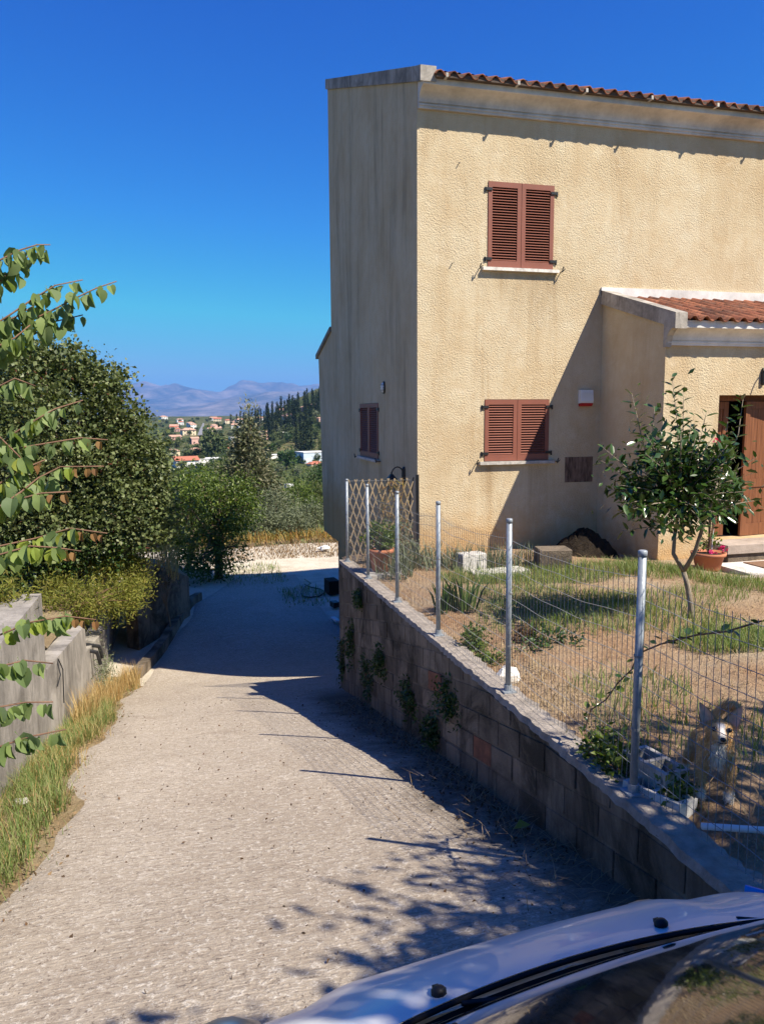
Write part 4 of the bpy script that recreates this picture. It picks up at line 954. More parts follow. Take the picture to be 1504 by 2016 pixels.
# undergrowth of the far slopes
n = 6500; th = rg.uniform(rad(-8), rad(13), n); r_ = np.exp(rg.uniform(math.log(55), math.log(1900), n))
C = np.array([(r*math.sin(a), r*math.cos(a), terr(r*math.sin(a), r*math.cos(a))+.5) for r, a in zip(r_, th)])
C = np.repeat(C, 4, 0) + rg.normal(size=(4*n, 3))*np.array([.9, .9, .5])
mk('valley_scrub', leaf_mesh('valley_scrub', C, .9, None, 0, .8, .2, rng=rg), 'leaf_far_light', None, kind='stuff', label='green scrub covering the valley slopes', cat='scrub')

# ------------------------------------------------------------------ the air between here and the mountains
t = NT('haze_air'); pv_ = t.n('ShaderNodeVolumePrincipled'); pv_.inputs['Color'].default_value = (.22, .47, 1.0, 1); pv_.inputs['Density'].default_value = 7.0e-5; pv_.inputs['Anisotropy'].default_value = 0.0
t.l(pv_.outputs[0], t.o.inputs['Volume'])
mb = MB(); mb.box((-21000, -12000, -140), (21000, 21500, 900)); mk('haze', mb, 'haze_air', None, kind='stuff')

# ------------------------------------------------------------------ verge grass, garden grass, litter
rng = np.random.default_rng(31)
vz = lambda u, v: gz(v)-.04
def ell_pts(n, cu, cv, ru, rv, zf, rng):
    a = rng.uniform(0, 2*np.pi, n); q = np.sqrt(rng.uniform(0, 1, n)); return np.array([(cu+ru*b*math.cos(c), cv+rv*b*math.sin(c), zf(cu+ru*b*math.cos(c), cv+rv*b*math.sin(c))) for b, c in zip(q, a)])
def edged(n, v0, v1, rng, lo=-1.6, w_=.02):
    v = rng.uniform(v0, v1, n); u = np.array([lo + (edge_l(q)+w_*rng.uniform(-1, 1)-lo)*rng.uniform(0, 1)**.9 for q in v]); return np.stack([u, v, np.array([gz(q)-.03 for q in v])], 1)
mk('verge_grass', strands('verge_grass', edged(5200, 4.2, 12.5, rng), .17, .006, .7, rng=rng), 'grass_green', None, kind='stuff', label='short green grass along the left edge of the driveway', cat='grass')
P = np.concatenate([edged(700, 3.5, 9, rng), edged(2200, 9.5, 16.4, rng), edged(700, 7.5, 10, rng, -1.6, -.25)])
mk('verge_straw', strands('verge_straw', P, .15, .005, .7, rng=rng), 'grass_dry', None, kind='stuff', label='dry yellow grass along the left edge of the driveway', cat='grass')
P = np.concatenate([ell_pts(420, -1.42, 11.5, .16, 1.2, vz, rng), ell_pts(520, -1.3, 13.6, .2, 1.3, vz, rng), ell_pts(420, -1.08, 15.6, .2, .6, vz, rng)])
mk('tall_straw', strands('tall_straw', P, .36, .008, .45, rng=rng), 'grass_dry', None, kind='stuff', label='tall tawny dry grass clump at the corner of the step walls', cat='grass')
P = ell_pts(160, -1.45, 14.6, .12, .9, vz, rng); C = np.repeat(P, 7, 0)+rng.normal(size=(1120, 3))*np.array([.07, .07, .22])+np.array([0, 0, .42])
mk('verge_weed', leaf_mesh('verge_weed', C, .05, None, 0, .3, .2, rng=rng), 'leaf_olive', None, kind='stuff', label='grey green weeds standing in the dry grass by the lowest step wall', cat='weeds')
# garden
G = [(5.1, 9.9, 1.7, .7, 4600), (4.3, 8.3, 1.3, .7, 2400), (5.4, 6.0, 1.0, .5, 3400), (7.05, 8.7, .35, 1.2, 1600), (6.6, 9.6, .5, .5, 900), (3.6, 7.4, .6, .5, 500), (4.6, 7.0, 1.2, .6, 1500), (5.8, 8.0, 1.0, .6, 900), (3.2, 4.2, .6, .7, 500), (4.0, 3.4, .9, .8, 600), (3.4, 5.2, .5, .4, 300)]
P = np.concatenate([ell_pts(n, a, b, c, d, garden_z, rng) for a, b, c, d, n in G]); mk('garden_grass', strands('garden_grass', P, .105, .007, .7, rng=rng), 'grass_green', None, kind='stuff', label='patches of green grass in the dry garden', cat='grass')
P = np.concatenate([ell_pts(900, 4.0, 10.9, 1.4, .4, garden_z, rng), ell_pts(350, 2.95, 10.6, .3, .6, garden_z, rng)]); mk('herb_strip', strands('herb_strip', P, .30, .012, .55, rng=rng), 'leaf_olive', None, kind='stuff', label='grey green herbs along the foot of the sunlit wall', cat='herbs')
P = np.concatenate([np.array([(a, b, garden_z(a, b)) for a, b in zip(rng.uniform(2.5, 7.3, 6500), rng.uniform(2.2, 11.8, 6500))]), ell_pts(900, 2.75, 5.6, .25, 1.6, garden_z, rng)])
mk('garden_straw', strands('garden_straw', P, .055, .006, 1.6, rng=rng), 'straw', None, kind='stuff', label='dry straw and stubble over the garden soil', cat='straw')
# litter along the wall foot and on the verge
v_ = rng.uniform(2.0, 10.5, 1500); u_ = np.array([post_u(v)-.12-abs(rng.normal())*.22 for v in v_]); C = np.stack([u_, v_, np.array([gz(v)+.012 for v in v_])], 1)
mk('leaf_litter', leaf_mesh('leaf_litter', C, .028, None, 0, .5, .15, rng=rng), 'dead_leaf', None, kind='stuff', label='dead leaves swept against the foot of the block wall', cat='leaf litter')
P = C[:900].copy(); mk('wall_straw', strands('wall_straw', P, .06, .004, 3.0, rng=rng), 'straw', None, kind='stuff', label='dry straw lying at the foot of the block wall', cat='straw')
n = 500; v_ = rng.uniform(1.5, 12, n); u_ = rng.uniform(-1, 2.0, n); C = np.stack([u_, v_, np.array([gz(v)+.012 for v in v_])], 1)
mk('drive_litter', leaf_mesh('drive_litter', C, .022, None, 0, .6, .2, rng=rng), 'dead_leaf', None, kind='stuff', label='small dry leaves and grit scattered over the driveway', cat='leaf litter')
for i, (x, y, r_, m_, lb) in enumerate([(42, 1580, .05, 'pale_block', 'white stone lying in the grass at the driveway edge'), (65, 1568, .04, 'brick_red', 'broken red brick piece beside the white stone'), (88, 1555, .035, 'brick_red', 'smaller red brick chip on the driveway edge'), (1026, 1632, .045, 'leaf_redbud_yellow', 'yellow fallen leaf in the shade of the wall')]):
    q = px(x, y, z=-3.0)
    for _ in range(12): q = px(x, y, z=gz(q.y)+.02)
    mb = MB()
    if i < 3: mb.blob(q, (r_*1.4, r_, r_*.7), 8, .25); mk('stone' if i == 0 else 'brick_chip' if i < 3 else '', mb, m_, None, False, label=lb, cat='stone' if i == 0 else 'brick')
    else: mb.add([q+Vector((-.06, 0, .01)), q+Vector((0, -.04, .03)), q+Vector((.07, .01, .015)), q+Vector((.01, .05, .04))], [(0, 1, 2), (0, 2, 3)]); mk('fallen_leaf', mb, m_, None, label=lb, cat='leaf')
v_ = rng.uniform(3.6, 16, 900); u_ = np.array([edge_l(v)+rng.normal()*.09 for v in v_]); C = np.stack([u_, v_, np.array([gz(v)+.012 for v in v_])], 1)
mk('edge_litter', leaf_mesh('edge_litter', C, .03, None, 0, .5, .2, rng=rng), 'straw_brown', None, kind='stuff', label='dry leaf litter along the left edge of the concrete', cat='leaf litter')
mk('edge_grass', strands('edge_grass', C[:520]-np.array([.02, 0, .03]), .09, .005, 1.0, rng=rng), 'grass_green', None, kind='stuff', label='short grass creeping over the left edge of the concrete', cat='grass')
# weeds growing on the block wall
for i, (x, y, rx, ry) in enumerate([(748, 1305, 22, 30), (690, 1260, 10, 60), (722, 1330, 30, 50), (800, 1375, 22, 28), (878, 1385, 26, 40), (705, 1180, 8, 12), (672, 1300, 8, 50), (850, 1440, 18, 24)]):
    v = 6.0
    for _ in range(20): q = px(x, y, u=post_u(v)-.14); v = q.y
    D = float(np.dot(np.array(q), CF)); rg = np.random.default_rng(70+i); n = 26
    cc = np.array(q) + rg.normal(size=(n, 3))*np.array([.035, rx*D/FPX*.9, ry*D/FPX*.5]); C = np.repeat(cc, 16, 0)+rg.normal(size=(n*16, 3))*np.array([.02, .05, .05]); C[:, 0] = np.minimum(C[:, 0], q.x+.03)
    t_ = thing('wall_weed', q, ['bushy dark weed on the block wall below the fourth post', 'trailing moss and weeds at the far corner of the block wall', 'largest dark weed clump low on the block wall', 'small weed tuft low on the block wall left of the spiky one', 'spiky dark weed at the middle of the block wall', 'tiny weed near the top corner of the block wall', 'weeds hanging at the shaded wall end', 'low weed at the wall foot beside the shadow edge'][i], 'weed', 'weeds on the block wall')
    o = mk('leaves', leaf_mesh('leaves', C-np.array(q), .05, None, 0, .4, .2, .4, rng=rg), 'leaf_hedge', None); o.parent = t_
    mb = MB()
    for k in range(8): mb.tube([q, Vector(cc[k]).lerp(q, .4)+Vector((-.03, 0, .02)), cc[k]], .003, 4)
    mk('stems', mb, 'twig', t_)

# ------------------------------------------------------------------ redbud branches at the left, leaf by leaf
def pxD(x, y, D): return Vector(ray(x, y)*D)
def heart(name, L, m):
    out_ = [(0, 0), (.30, .10), (.50, -.12), (.52, -.38), (.38, -.66), (.16, -.90), (0, -1.0)]
    V = []; F = []; cv_ = [random.uniform(-.28, .2), random.uniform(-.1, .22), random.uniform(-.06, .06)]
    for s in (1, -1):
        o = len(V)
        for i, (a, b) in enumerate(out_):
            V.append((s*a*L*(.80+cv_[2]*s), -abs(a)*L*(.62+cv_[0]) - (.10+cv_[1])*L*math.sin(-b*2.5)+random.uniform(-.03, .03)*L, b*L+random.uniform(-.025, .025)*L))
        mid = [(0, -.10*L*math.sin(q*2.5)*1.0, -q*L) for q in (.25, .55)]
        V += mid; n = 7
        tri = [(0, 1, 7), (1, 2, 7), (2, 3, 7), (3, 8, 7), (3, 4, 8), (4, 5, 8), (5, 6, 8)]
        F += [tuple(o+i for i in (t3 if s > 0 else t3[::-1])) for t3 in tri]
    V.append((.002, .0, .35*L)); k = len(V)-1; V += [(-.002, 0, .35*L), (0, 0, 0)]
    F.append((k, k+1, k+2))
    mb = MB(); mb.add(V, F); me = mb.mesh(name, True); me.materials.append(MATS[m]); return me
HV_ = [heart('leaf', l_, 'leaf_redbud') for l_ in (.080, .070, .088, .076, .084, .066)]; HY = [heart('leaf', .078, 'leaf_redbud_yellow')]; HB = [heart('leaf', .055, 'leaf_brown')]
tb = pxD(-420, 1500, 3.7); tb.z = left_z(tb.x, tb.y)
rt = thing('redbud_tree', tb, 'heart leaved redbud tree reaching in from the left edge', 'tree')
ttop = pxD(-330, 520, 3.9)
mb = MB(); tpts = [tb-Vector((0, 0, .15)), tb.lerp(ttop, .3)+Vector((.06, .03, 0)), tb.lerp(ttop, .6)+Vector((-.03, 0, 0)), ttop]; mb.tube(tpts, [.07, .055, .04, .015], 8); mk('trunk', mb, 'bark', rt, True)
BR = [([(-60, 600), (0, 555), (25, 529), (55, 506), (90, 492)], 3.7, 0), ([(-60, 540), (5, 510), (41, 492), (74, 482), (100, 482)], 3.6, 0), ([(-90, 690), (22, 619), (65, 589), (109, 562), (164, 551)], 3.6, 0), ([(-60, 690), (104, 611), (145, 589), (191, 567), (230, 554)], 3.7, 0),
      ([(-80, 740), (35, 676), (79, 652), (109, 633), (164, 620)], 3.6, 0), ([(-60, 920), (30, 852), (76, 824), (109, 805), (164, 788)], 3.5, .1), ([(-90, 930), (20, 885), (110, 870), (160, 862), (213, 866)], 3.5, .15), ([(-60, 1040), (43, 968), (76, 941), (120, 919), (205, 918)], 3.4, .35),
      ([(-60, 1020), (30, 985), (82, 971), (140, 968)], 3.3, .6), ([(-60, 1100), (0, 1075), (70, 1060), (140, 1040), (212, 1050)], 3.3, .5), ([(-60, 1110), (0, 1092), (60, 1075), (110, 1078), (160, 1085)], 3.2, .5), ([(-60, 1280), (0, 1250), (60, 1225), (130, 1213), (190, 1220)], 3.3, .3),
      ([(-60, 1330), (0, 1312), (50, 1300), (105, 1306)], 3.2, 0), ([(-60, 1395), (0, 1392), (50, 1383), (105, 1382)], 3.2, .05), ([(-60, 1480), (0, 1470), (60, 1450), (130, 1436)], 3.2, 0), ([(-60, 830), (0, 760), (30, 745), (70, 760)], 3.5, 0), ([(-60, 880), (-10, 850), (40, 900), (60, 930)], 3.4, .1),
      ([(-60, 700), (-20, 690), (30, 665), (60, 640)], 3.5, 0), ([(-60, 640), (-10, 640), (30, 625), (70, 600)], 3.6, 0), ([(-60, 1000), (-10, 960), (30, 930), (90, 905)], 3.4, .2)]
rl = random.Random(4); RL = []
for pts, D, yel in BR:
    P = [pxD(x, y, D+.05*i+rl.uniform(-.05, .05)) for i, (x, y) in enumerate(pts)]
    st = min((tpts[0].lerp(tpts[-1], q/20) for q in range(2, 21)), key=lambda t: (t-P[0]).length+abs(t.z-(P[0].z-.15))*2)
    P = [st, st.lerp(P[0], .5)+Vector((0, 0, .06))] + P
    mb = MB(); mb.tube(P, [.014, .010, .007]+[.0045*(1-i/len(pts)*.6) for i in range(len(P)-3)], 5); br = mk('branch', mb, 'twig', rt, True)
    # walk along the visible part
    acc = .0; side = 1; total = sum((b-a).length for a, b in zip(P[:-1], P[1:])); done = 0
    for a, b in zip(P[:-1], P[1:]):
        sl_ = (b-a).length; q = 0
        while q < sl_:
            p_ = a.lerp(b, q/sl_); d = (b-a).normalized(); f = (done+q)/total; side = -side
            yellow = rl.random() < yel; brown = yel > .1 and f > .93
            me = HB[0] if brown else HY[0] if yellow else rl.choice(HV_)
            toward = math.atan2(d.y, d.x)
            RL.append((me, br, p_+Vector((0, 0, -.012)), (rl.uniform(-.35, .35), rl.uniform(-.6, .1), rl.uniform(-.9, .9)-.3+side*.7), rl.uniform(.85, 1.12)*(1-.25*f)))
            if f < .93 and rl.random() < .7:
                if rl.random() < .75:
                    pass
                for _ in range(1 if rl.random() < .8 else 2): RL.append((rl.choice(HV_), br, p_+Vector((rl.uniform(-.03, .02), rl.uniform(-.04, .04), rl.uniform(-.04, .01))), (rl.uniform(-.6, .6), rl.uniform(-.6, .4), rl.uniform(-1.6, 1.6)), rl.uniform(.7, 1.1)))
            q += rl.uniform(.034, .052)
        done += sl_
def front(i): d = RL[i][2]; X = PW/2 + FPX*float(np.dot(np.array(d), CR))/float(np.dot(np.array(d), CF)); return -X
ordr = sorted(range(len(RL)), key=front); rest = MB()
for k, i in enumerate(ordr):
    me, br, p_, ro, sc_ = RL[i]
    if k < 298: inst('leaf', me, br, p_, ro, sc_)
    else:
        from mathutils import Euler
        R3 = Euler(ro).to_matrix(); o = len(rest.v); rest.v += [tuple(p_ + R3 @ (Vector(v.co)*sc_)) for v in me.vertices]; rest.f += [tuple(o+j for j in f_.vertices) for f_ in me.polygons]
mk('leaf_mass', rest, 'leaf_redbud', rt, True, kind='stuff')

# ------------------------------------------------------------------ shade tree off the right edge
tree('shade_tree', (6.6, -.5, garden_z(6.6, -.5)), [((5.0, -.35, 2.0), (2.0, 1.6, 1.2)), ((3.9, .4, 1.3), (.9, .9, .7)), ((6.0, .7, 2.3), (1.5, 1.1, 1.1)), ((3.9, -.6, 1.7), (1.2, 1.1, .9)), ((2.8, -.6, 1.8), (.7, .6, .45)), ((2.25, -.33, 1.8), (.7, .42, .3)), ((2.25, -.33, 1.85), (.65, .4, .3)), ((2.3, -.33, 1.75), (.6, .38, .3)), ((2.6, -.4, 1.9), (.6, .4, .3)),  ((5.2, -1.2, 2.8), (1.6, 1.4, 1.2))], 640, 24, .2, .13, 'leaf_citrus', 'leafy tree beyond the right edge that shades the dog and the car', trunk_r=.14, surf=.45, aspect=.5, nb=60)

# ------------------------------------------------------------------ small citrus tree in the garden
cb = px(1360, 1242, z=-2.36); cb.z = garden_z(cb.x, cb.y)
ct = thing('citrus_tree', cb, 'small citrus tree with glossy dark leaves in front of the porch', 'tree')
cv = cb.y
T0 = [px(x, y, v=cv+dv) for x, y, dv in ((1362, 1250, 0), (1360, 1200, .0), (1352, 1150, 0), (1345, 1125, 0))]
mb = MB(); mb.tube(T0, [.034, .03, .028, .026], 8)
limbA = [T0[-1]] + [px(x, y, v=cv+dv) for x, y, dv in ((1325, 1090, .05), (1328, 1050, .1), (1335, 1010, .12), (1335, 930, .1))]
limbB = [T0[-1]] + [px(x, y, v=cv+dv) for x, y, dv in ((1368, 1085, -.1), (1382, 1040, -.2), (1400, 990, -.25), (1420, 920, -.2))]
mb.tube(limbA, [.024, .022, .02, .015, .008], 7); mb.tube(limbB, [.024, .022, .019, .014, .007], 7); mk('trunk', mb, 'pale_bark', ct, True)
rg = np.random.default_rng(12)
SH = [((1335, 960), (1322, 740)), ((1330, 960), (1345, 770)), ((1290, 960), (1243, 775)), ((1300, 950), (1288, 800)), ((1420, 930), (1462, 785)), ((1410, 940), (1432, 830)), ((1440, 960), (1488, 900)), ((1290, 970), (1185, 880)), ((1290, 990), (1180, 905)), ((1300, 1010), (1195, 960)), ((1300, 1030), (1215, 1005)), ((1300, 1040), (1225, 1045)), ((1420, 1000), (1490, 985)), ((1400, 1010), (1470, 1000)), ((1350, 960), (1390, 810)), ((1360, 950), (1360, 830))]
for i in range(130):
    a = rg.uniform(0, 2*math.pi); q = math.sqrt(rg.uniform(.1, 1)); ex, ey = 1340+132*q*math.cos(a), 945+108*q*math.sin(a)
    SH.append(((1340+60*math.cos(a)*q*.5, 975+50*q*math.sin(a)*.5), (ex, ey)))
mb = MB(); LC = []; LD_ = []; NEW = []
for i, (a, b) in enumerate(SH):
    dv = rg.uniform(-.55, .55); A = px(*a, v=cv+dv*.4); B = px(*b, v=cv+dv*(.3 if i < 16 else 1)); M_ = A.lerp(B, .5)+Vector((rg.normal()*.03, rg.normal()*.03, .02))
    mb.tube([A, M_, B], [.008, .006, .0025], 5); Ln = (B-A).length; d = (B-A).normalized(); k = max(5, int(Ln/.042))
    for j in range(k):
        f = (j+.7)/k; c = A.lerp(B, f) if f > .5 else A.lerp(M_, f*2)
        ang = j*2.4+i; o = d.orthogonal(); o.rotate(Matrix.Rotation(ang, 3, d)); ld = (o*.85+d*.55+Vector((0, 0, .05))).normalized()
        LC.append(c); LD_.append(ld); NEW.append(f > .88 and i < 16)
mk('shoots', mb, 'pale_bark', ct, True)
def citrus_leaf(m):
    L, Wd = .125, .054; mbx = MB(); V = [(0, 0, 0), (L*.3, Wd*.46, .006), (L*.68, Wd*.42, .002), (L, 0, -.012), (L*.68, -Wd*.42, .002), (L*.3, -Wd*.46, .006), (L*.35, 0, -.005), (L*.7, 0, -.006)]
    mbx.add(V, [(0, 6, 1), (1, 6, 7, 2), (2, 7, 3), (0, 5, 6), (5, 4, 7, 6), (4, 3, 7)]); me = mbx.mesh('leaf', True); me.materials.append(MATS[m]); return me
lm1, lm2 = citrus_leaf('leaf_citrus'), citrus_leaf('leaf_citrus_new')
order = sorted(range(len(LC)), key=lambda i: LC[i].y); near = set(order[:296])
rest = MB()
for i, (c, d) in enumerate(zip(LC, LD_)):
    up = Vector((rg.normal()*.35, rg.normal()*.35, 1)); y_ = up.cross(d).normalized(); z_ = d.cross(y_)
    s_ = rg.uniform(.75, 1.2); R3 = Matrix((d, y_, z_)).transposed()
    if i in near:
        o = inst('leaf', lm2 if NEW[i] else lm1, ct, c, R3.to_euler(), s_)
    else:
        me = lm1; o = len(rest.v); rest.v += [tuple(c + R3 @ (Vector(v.co)*s_)) for v in me.vertices]; rest.f += [tuple(o+k for k in p_.vertices) for p_ in me.polygons]
mk('foliage', rest, 'leaf_citrus', ct, True, kind='stuff')
C = np.array([LC[i] for i in rg.choice(len(LC), 1500)]) + rg.normal(size=(1500, 3))*.09
o = mk('inner_foliage', leaf_mesh('inner_foliage', C-np.array(cb), .09, None, 0, .42, .12, rng=rg), 'leaf_citrus', None, kind='stuff'); o.parent = ct

# ------------------------------------------------------------------ runner with small leaves on the fence
rp = [(1500, 1222), (1430, 1243), (1370, 1250), (1300, 1268), (1255, 1287), (1243, 1318), (1217, 1343), (1192, 1378), (1162, 1398), (1150, 1440), (1168, 1472), (1200, 1505), (1235, 1530)]
P = []
for x, y in rp:
    v = 4.0
    for _ in range(15): q = px(x, y, u=post_u(v)+.09); v = q.y
    P.append(q)
vn = thing('climbing_runner', P[-1], 'thin leafy runner trailing across the fence near the dog', 'climber')
mb = MB(); mb.tube(P, .0045, 5); mk('stem', mb, 'twig', vn)
sl_m = []
for m_ in ('leaf_pear', 'leaf_citrus'):
    mbx = MB(); L = .055; mbx.add([(0, 0, 0), (L*.35, L*.3, .004), (L*.75, L*.26, 0), (L, 0, -.006), (L*.75, -L*.26, 0), (L*.35, -L*.3, .004), (L*.5, 0, -.006)], [(0, 6, 1), (1, 6, 2), (2, 6, 3), (3, 6, 4), (4, 6, 5), (5, 6, 0)]); me = mbx.mesh('leaf', True); me.materials.append(MATS[m_]); sl_m.append(me)
for a, b in zip(P[:-1], P[1:]):
    for q in fr(0, 1, max(2, int((b-a).length/.05)))[:-1]:
        c = a.lerp(b, q)+Vector((rl.uniform(-.02, .02), rl.uniform(-.02, .02), rl.uniform(-.01, .02)))
        inst('leaf', rl.choice(sl_m), vn, c, (rl.uniform(-.8, .8), rl.uniform(-.9, .4), rl.uniform(0, 6.28)), rl.uniform(.7, 1.25))

# ------------------------------------------------------------------ garden plants and objects
def iris(x, y, n, h, label):
    b = px(x, y, z=-2.3); b.z = garden_z(b.x, b.y); t_ = thing('iris_clump', b, label, 'plant', 'spiky clumps by the fence')
    for i in range(n):
        a = rl.uniform(0, 6.28); r_ = rl.uniform(0, .14); s = Vector((b.x+r_*math.cos(a), b.y+r_*math.sin(a), b.z-.01)); hh = h*rl.uniform(.6, 1.1); ln = Vector((math.cos(a), math.sin(a), 0))*hh*rl.uniform(.1, .5)
        p2 = s+ln*.45+Vector((0, 0, hh*.65)); p3 = s+ln+Vector((0, 0, hh)); w_ = Vector((-math.sin(a+.8), math.cos(a+.8), 0))*.014
        m2 = MB(); m2.add([s-w_, s+w_, p2+w_*1.0, p2-w_*1.0, p3], [(0, 1, 2, 3), (3, 2, 4)]); mk('blade', m2, 'leaf_hedge' if i % 3 else 'leaf_pear', t_)
iris(872, 1212, 30, .36, 'spiky green iris clump left, beside the fence post'); iris(912, 1212, 34, .44, 'taller spiky iris clump to the right of the other')
def weed(x, y, rx, ry, lm, label, n=30, size=.05, z=-2.3, asp=.45, name='weed'):
    b = px(x, y+ry, z=z); b.z = garden_z(b.x, b.y); e = E_(x, y, b.y, rx, ry, rx*b.y/FPX*.8)
    tree(name, b, [e], n, 14, .05, size, lm, label, 'weed' if name == 'weed' else 'plant', trunk_r=.008, bark='twig', surf=.3, aspect=asp, nb=16)
weed(935, 1262, 22, 36, 'leaf_pear', 'upright leafy weed inside the fence between two posts', 34); weed(968, 1305, 26, 18, 'leaf_pear', 'low leafy weed beside the white stone'); weed(1080, 1268, 70, 26, 'leaf_hedge', 'dark creeping weeds on bare soil in the garden middle', 36, .05)
weed(1030, 1255, 40, 24, 'dead_leaf', 'dried brown weed stalks in the garden middle', 40, .06, asp=.2); weed(1215, 1500, 30, 22, 'leaf_pear', 'green weeds at the foot of the nearest post', 26, .05, -2.05); weed(1330, 1560, 26, 18, 'leaf_pear', 'small green weed growing out of the hollow block', 14, .045, -2.05); weed(1180, 1465, 20, 25, 'leaf_pear', 'green creeping stem on the inner wall edge', 16, .05, -2.05)
weed(790, 1060, 26, 50, 'leaf_olive', 'straggly grey green plant behind the third post', 46, .05, -2.35, .3)
P = np.array([px(rl.uniform(748, 805), rl.uniform(948, 1090), v=11.82) for _ in range(260)]); mk('dry_vine', leaf_mesh('dry_vine', P, .16, None, 0, .06, .3, .3), 'leaf_rust', None, kind='stuff', label='withered brown vine tangled on the lattice', cat='vine')
def pot(name, b, r, h, label, ell, n, lm, rim=True, lobed=0):
    t_ = thing(name, b, label, 'potted plant'); pr = [(r*.66, 0), (r*.70, .02), (r*.90, h*.80), (r*1.0, h*.82), (r*1.03, h), (r*.94, h), (r*.90, h*.9)]
    mb = MB(); mb.lathe(pr, tuple(b), 24); mk('pot', mb, 'terracotta', t_, True)
    mb = MB(); mb.lathe([(0, h*.86), (r*.89, h*.88), (r*.6, h*.93), (0, h*.94)], tuple(b), 16); mk('soil', mb, 'pot_soil', t_)
    rg = np.random.default_rng(n); C, H, cc = clumps(ell, n, 18, .045, .5, rg); o = mk('foliage', leaf_mesh('foliage', C-np.array(b), .05, H, .4, .5, .2, rng=rg), lm, None); o.parent = t_
    mb = MB()
    for k in range(14): mb.tube([b+Vector((0, 0, h*.9)), Vector(cc[k]).lerp(b+Vector((0, 0, h*1.3)), .5), cc[k]], [.008, .006, .003], 5)
    mk('stems', mb, 'twig', t_); return t_
b = px(750, 1132, z=-2.33); b.z = garden_z(b.x, b.y)+.06
mk('pot_slab', MB().box((b.x-.25, b.y-.3, b.z-.1), (b.x+.32, b.y+.25, b.z-.002)), 'pale_block', None, label='pale slab under the round shrub pot', cat='slab')
pot('potted_shrub', b, .19, .33, 'round green shrub in a terracotta pot before the lattice', [((b.x, b.y, b.z+.50), (.24, .24, .20))], 60, 'leaf_pear')
b = px(1392, 1127, z=-2.42); b.z = garden_z(b.x, b.y)-.0
pt2 = pot('potted_bougainvillea', b, .25, .27, 'bougainvillea in a wide terracotta pot beside the door step', [((b.x+.02, b.y, b.z+.42), (.2, .16, .14)), ((b.x+.05, b.y, b.z+1.5), (.25, .2, .4))], 26, 'leaf_pear')
mb = MB(); mb.tube([b+Vector((.05, 0, .2)), b+Vector((.12, .05, .9)), b+Vector((.22, .08, 1.5))], .009, 6); mk('white_cane', mb, 'white_plastic', pt2)
for i, (x, y) in enumerate([(1421, 1077), (1401, 1087), (1413, 871), (1391, 909), (1424, 1082), (1408, 1090)]):
    q = px(x, y, v=b.y-.05); rg = np.random.default_rng(i); C = np.array(q)+rg.normal(size=(9, 3))*.022; o = mk('flower', leaf_mesh('flower', C-np.array(b), .05, None, 0, .8, .3, rng=rg), 'petal_pink', None); o.parent = pt2
def rough_block(name, c, s, rz, m, label, cat='block', group=None):
    mb = MB(); k = .012; x, y, z = s[0]/2, s[1]/2, s[2]
    V = [(-x, -y, 0), (x, -y, 0), (x, y, 0), (-x, y, 0), (-x, -y, z-k), (x, -y, z-k), (x, y, z-k), (-x, y, z-k), (-x+k, -y+k, z), (x-k, -y+k, z), (x-k, y-k, z), (-x+k, y-k, z)]
    V = [(a+rl.uniform(-.006, .006), b_+rl.uniform(-.006, .006), c_) for a, b_, c_ in V]
    mb.add(V, [(0, 1, 5, 4), (1, 2, 6, 5), (2, 3, 7, 6), (3, 0, 4, 7), (4, 5, 9, 8), (5, 6, 10, 9), (6, 7, 11, 10), (7, 4, 8, 11), (8, 9, 10, 11), (3, 2, 1, 0)])
    o = mk(name, mb, m, None, label=label, cat=cat, group=group); o.location = c; o.rotation_euler = (0, 0, rz); return o
def gq(x, y, z=-2.35):
    q = px(x, y, z=z)
    for _ in range(6): q = px(x, y, z=garden_z(q.x, q.y))
    return q
q = gq(934, 1128); rough_block('concrete_block', q+Vector((0, .15, -.05)), (.40, .24, .33), .15, 'pale_block', 'pale concrete block standing near the sunlit wall')
q = gq(985, 1135); rough_block('concrete_slab', q+Vector((0, .1, -.05)), (.9, .35, .13), .1, 'pale_block', 'flat pale concrete slab lying beside the block', 'slab')
q = gq(1105, 1122); rough_block('concrete_block', q+Vector((0, .3, -.05)), (.5, .4, .34), -.2, 'grey_block', 'grey block standing in the porch shadow')
q = gq(1005, 1352, -2.08); mb = MB(); mb.blob(q+Vector((.02, .1, .05)), (.11, .09, .09), 10, .18); mk('white_stone', mb, 'pale_block', None, label='white stone beside the second fence post', cat='stone')
q = Vector((6.45, 11.2, garden_z(6.6, 11.6))); mb = MB(); rg2 = random.Random(3)
def mound(i, j):
    a, r_ = 2*math.pi*i, j; return (q.x+.25+.62*(1-r_)*math.cos(a), q.y+.55+.5*(1-r_)*math.sin(a), q.z-.06+.48*(1-(1-r_)**1.6)+(rg2.uniform(-.05, .05) if 0 < j < 1 and i < 1 else 0))
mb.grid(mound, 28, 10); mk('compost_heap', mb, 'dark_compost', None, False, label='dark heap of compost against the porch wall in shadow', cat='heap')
def hollow_block(c, rz, label, tilt=0., m='pale_block'):
    t_ = thing('hollow_block', c, label, 'block', None, rot=(tilt, 0, rz)); L, W_, H_, w_ = .34, .17, .16, .028
    mb = MB()
    for a, b_ in (((-L/2, -W_/2, 0), (L/2, -W_/2+w_, H_)), ((-L/2, W_/2-w_, 0), (L/2, W_/2, H_)), ((-L/2, -W_/2+w_, 0), (-L/2+w_, W_/2-w_, H_)), ((L/2-w_, -W_/2+w_, 0), (L/2, W_/2-w_, H_)), ((-w_/2, -W_/2+w_, 0), (w_/2, W_/2-w_, H_)), ((-L/2+w_, -W_/2+w_, 0), (-w_/2, W_/2-w_, .05)), ((w_/2, -W_/2+w_, 0), (L/2-w_, W_/2-w_, .05))): mb.box(a, b_)
    mk('shell', mb, m, t_)
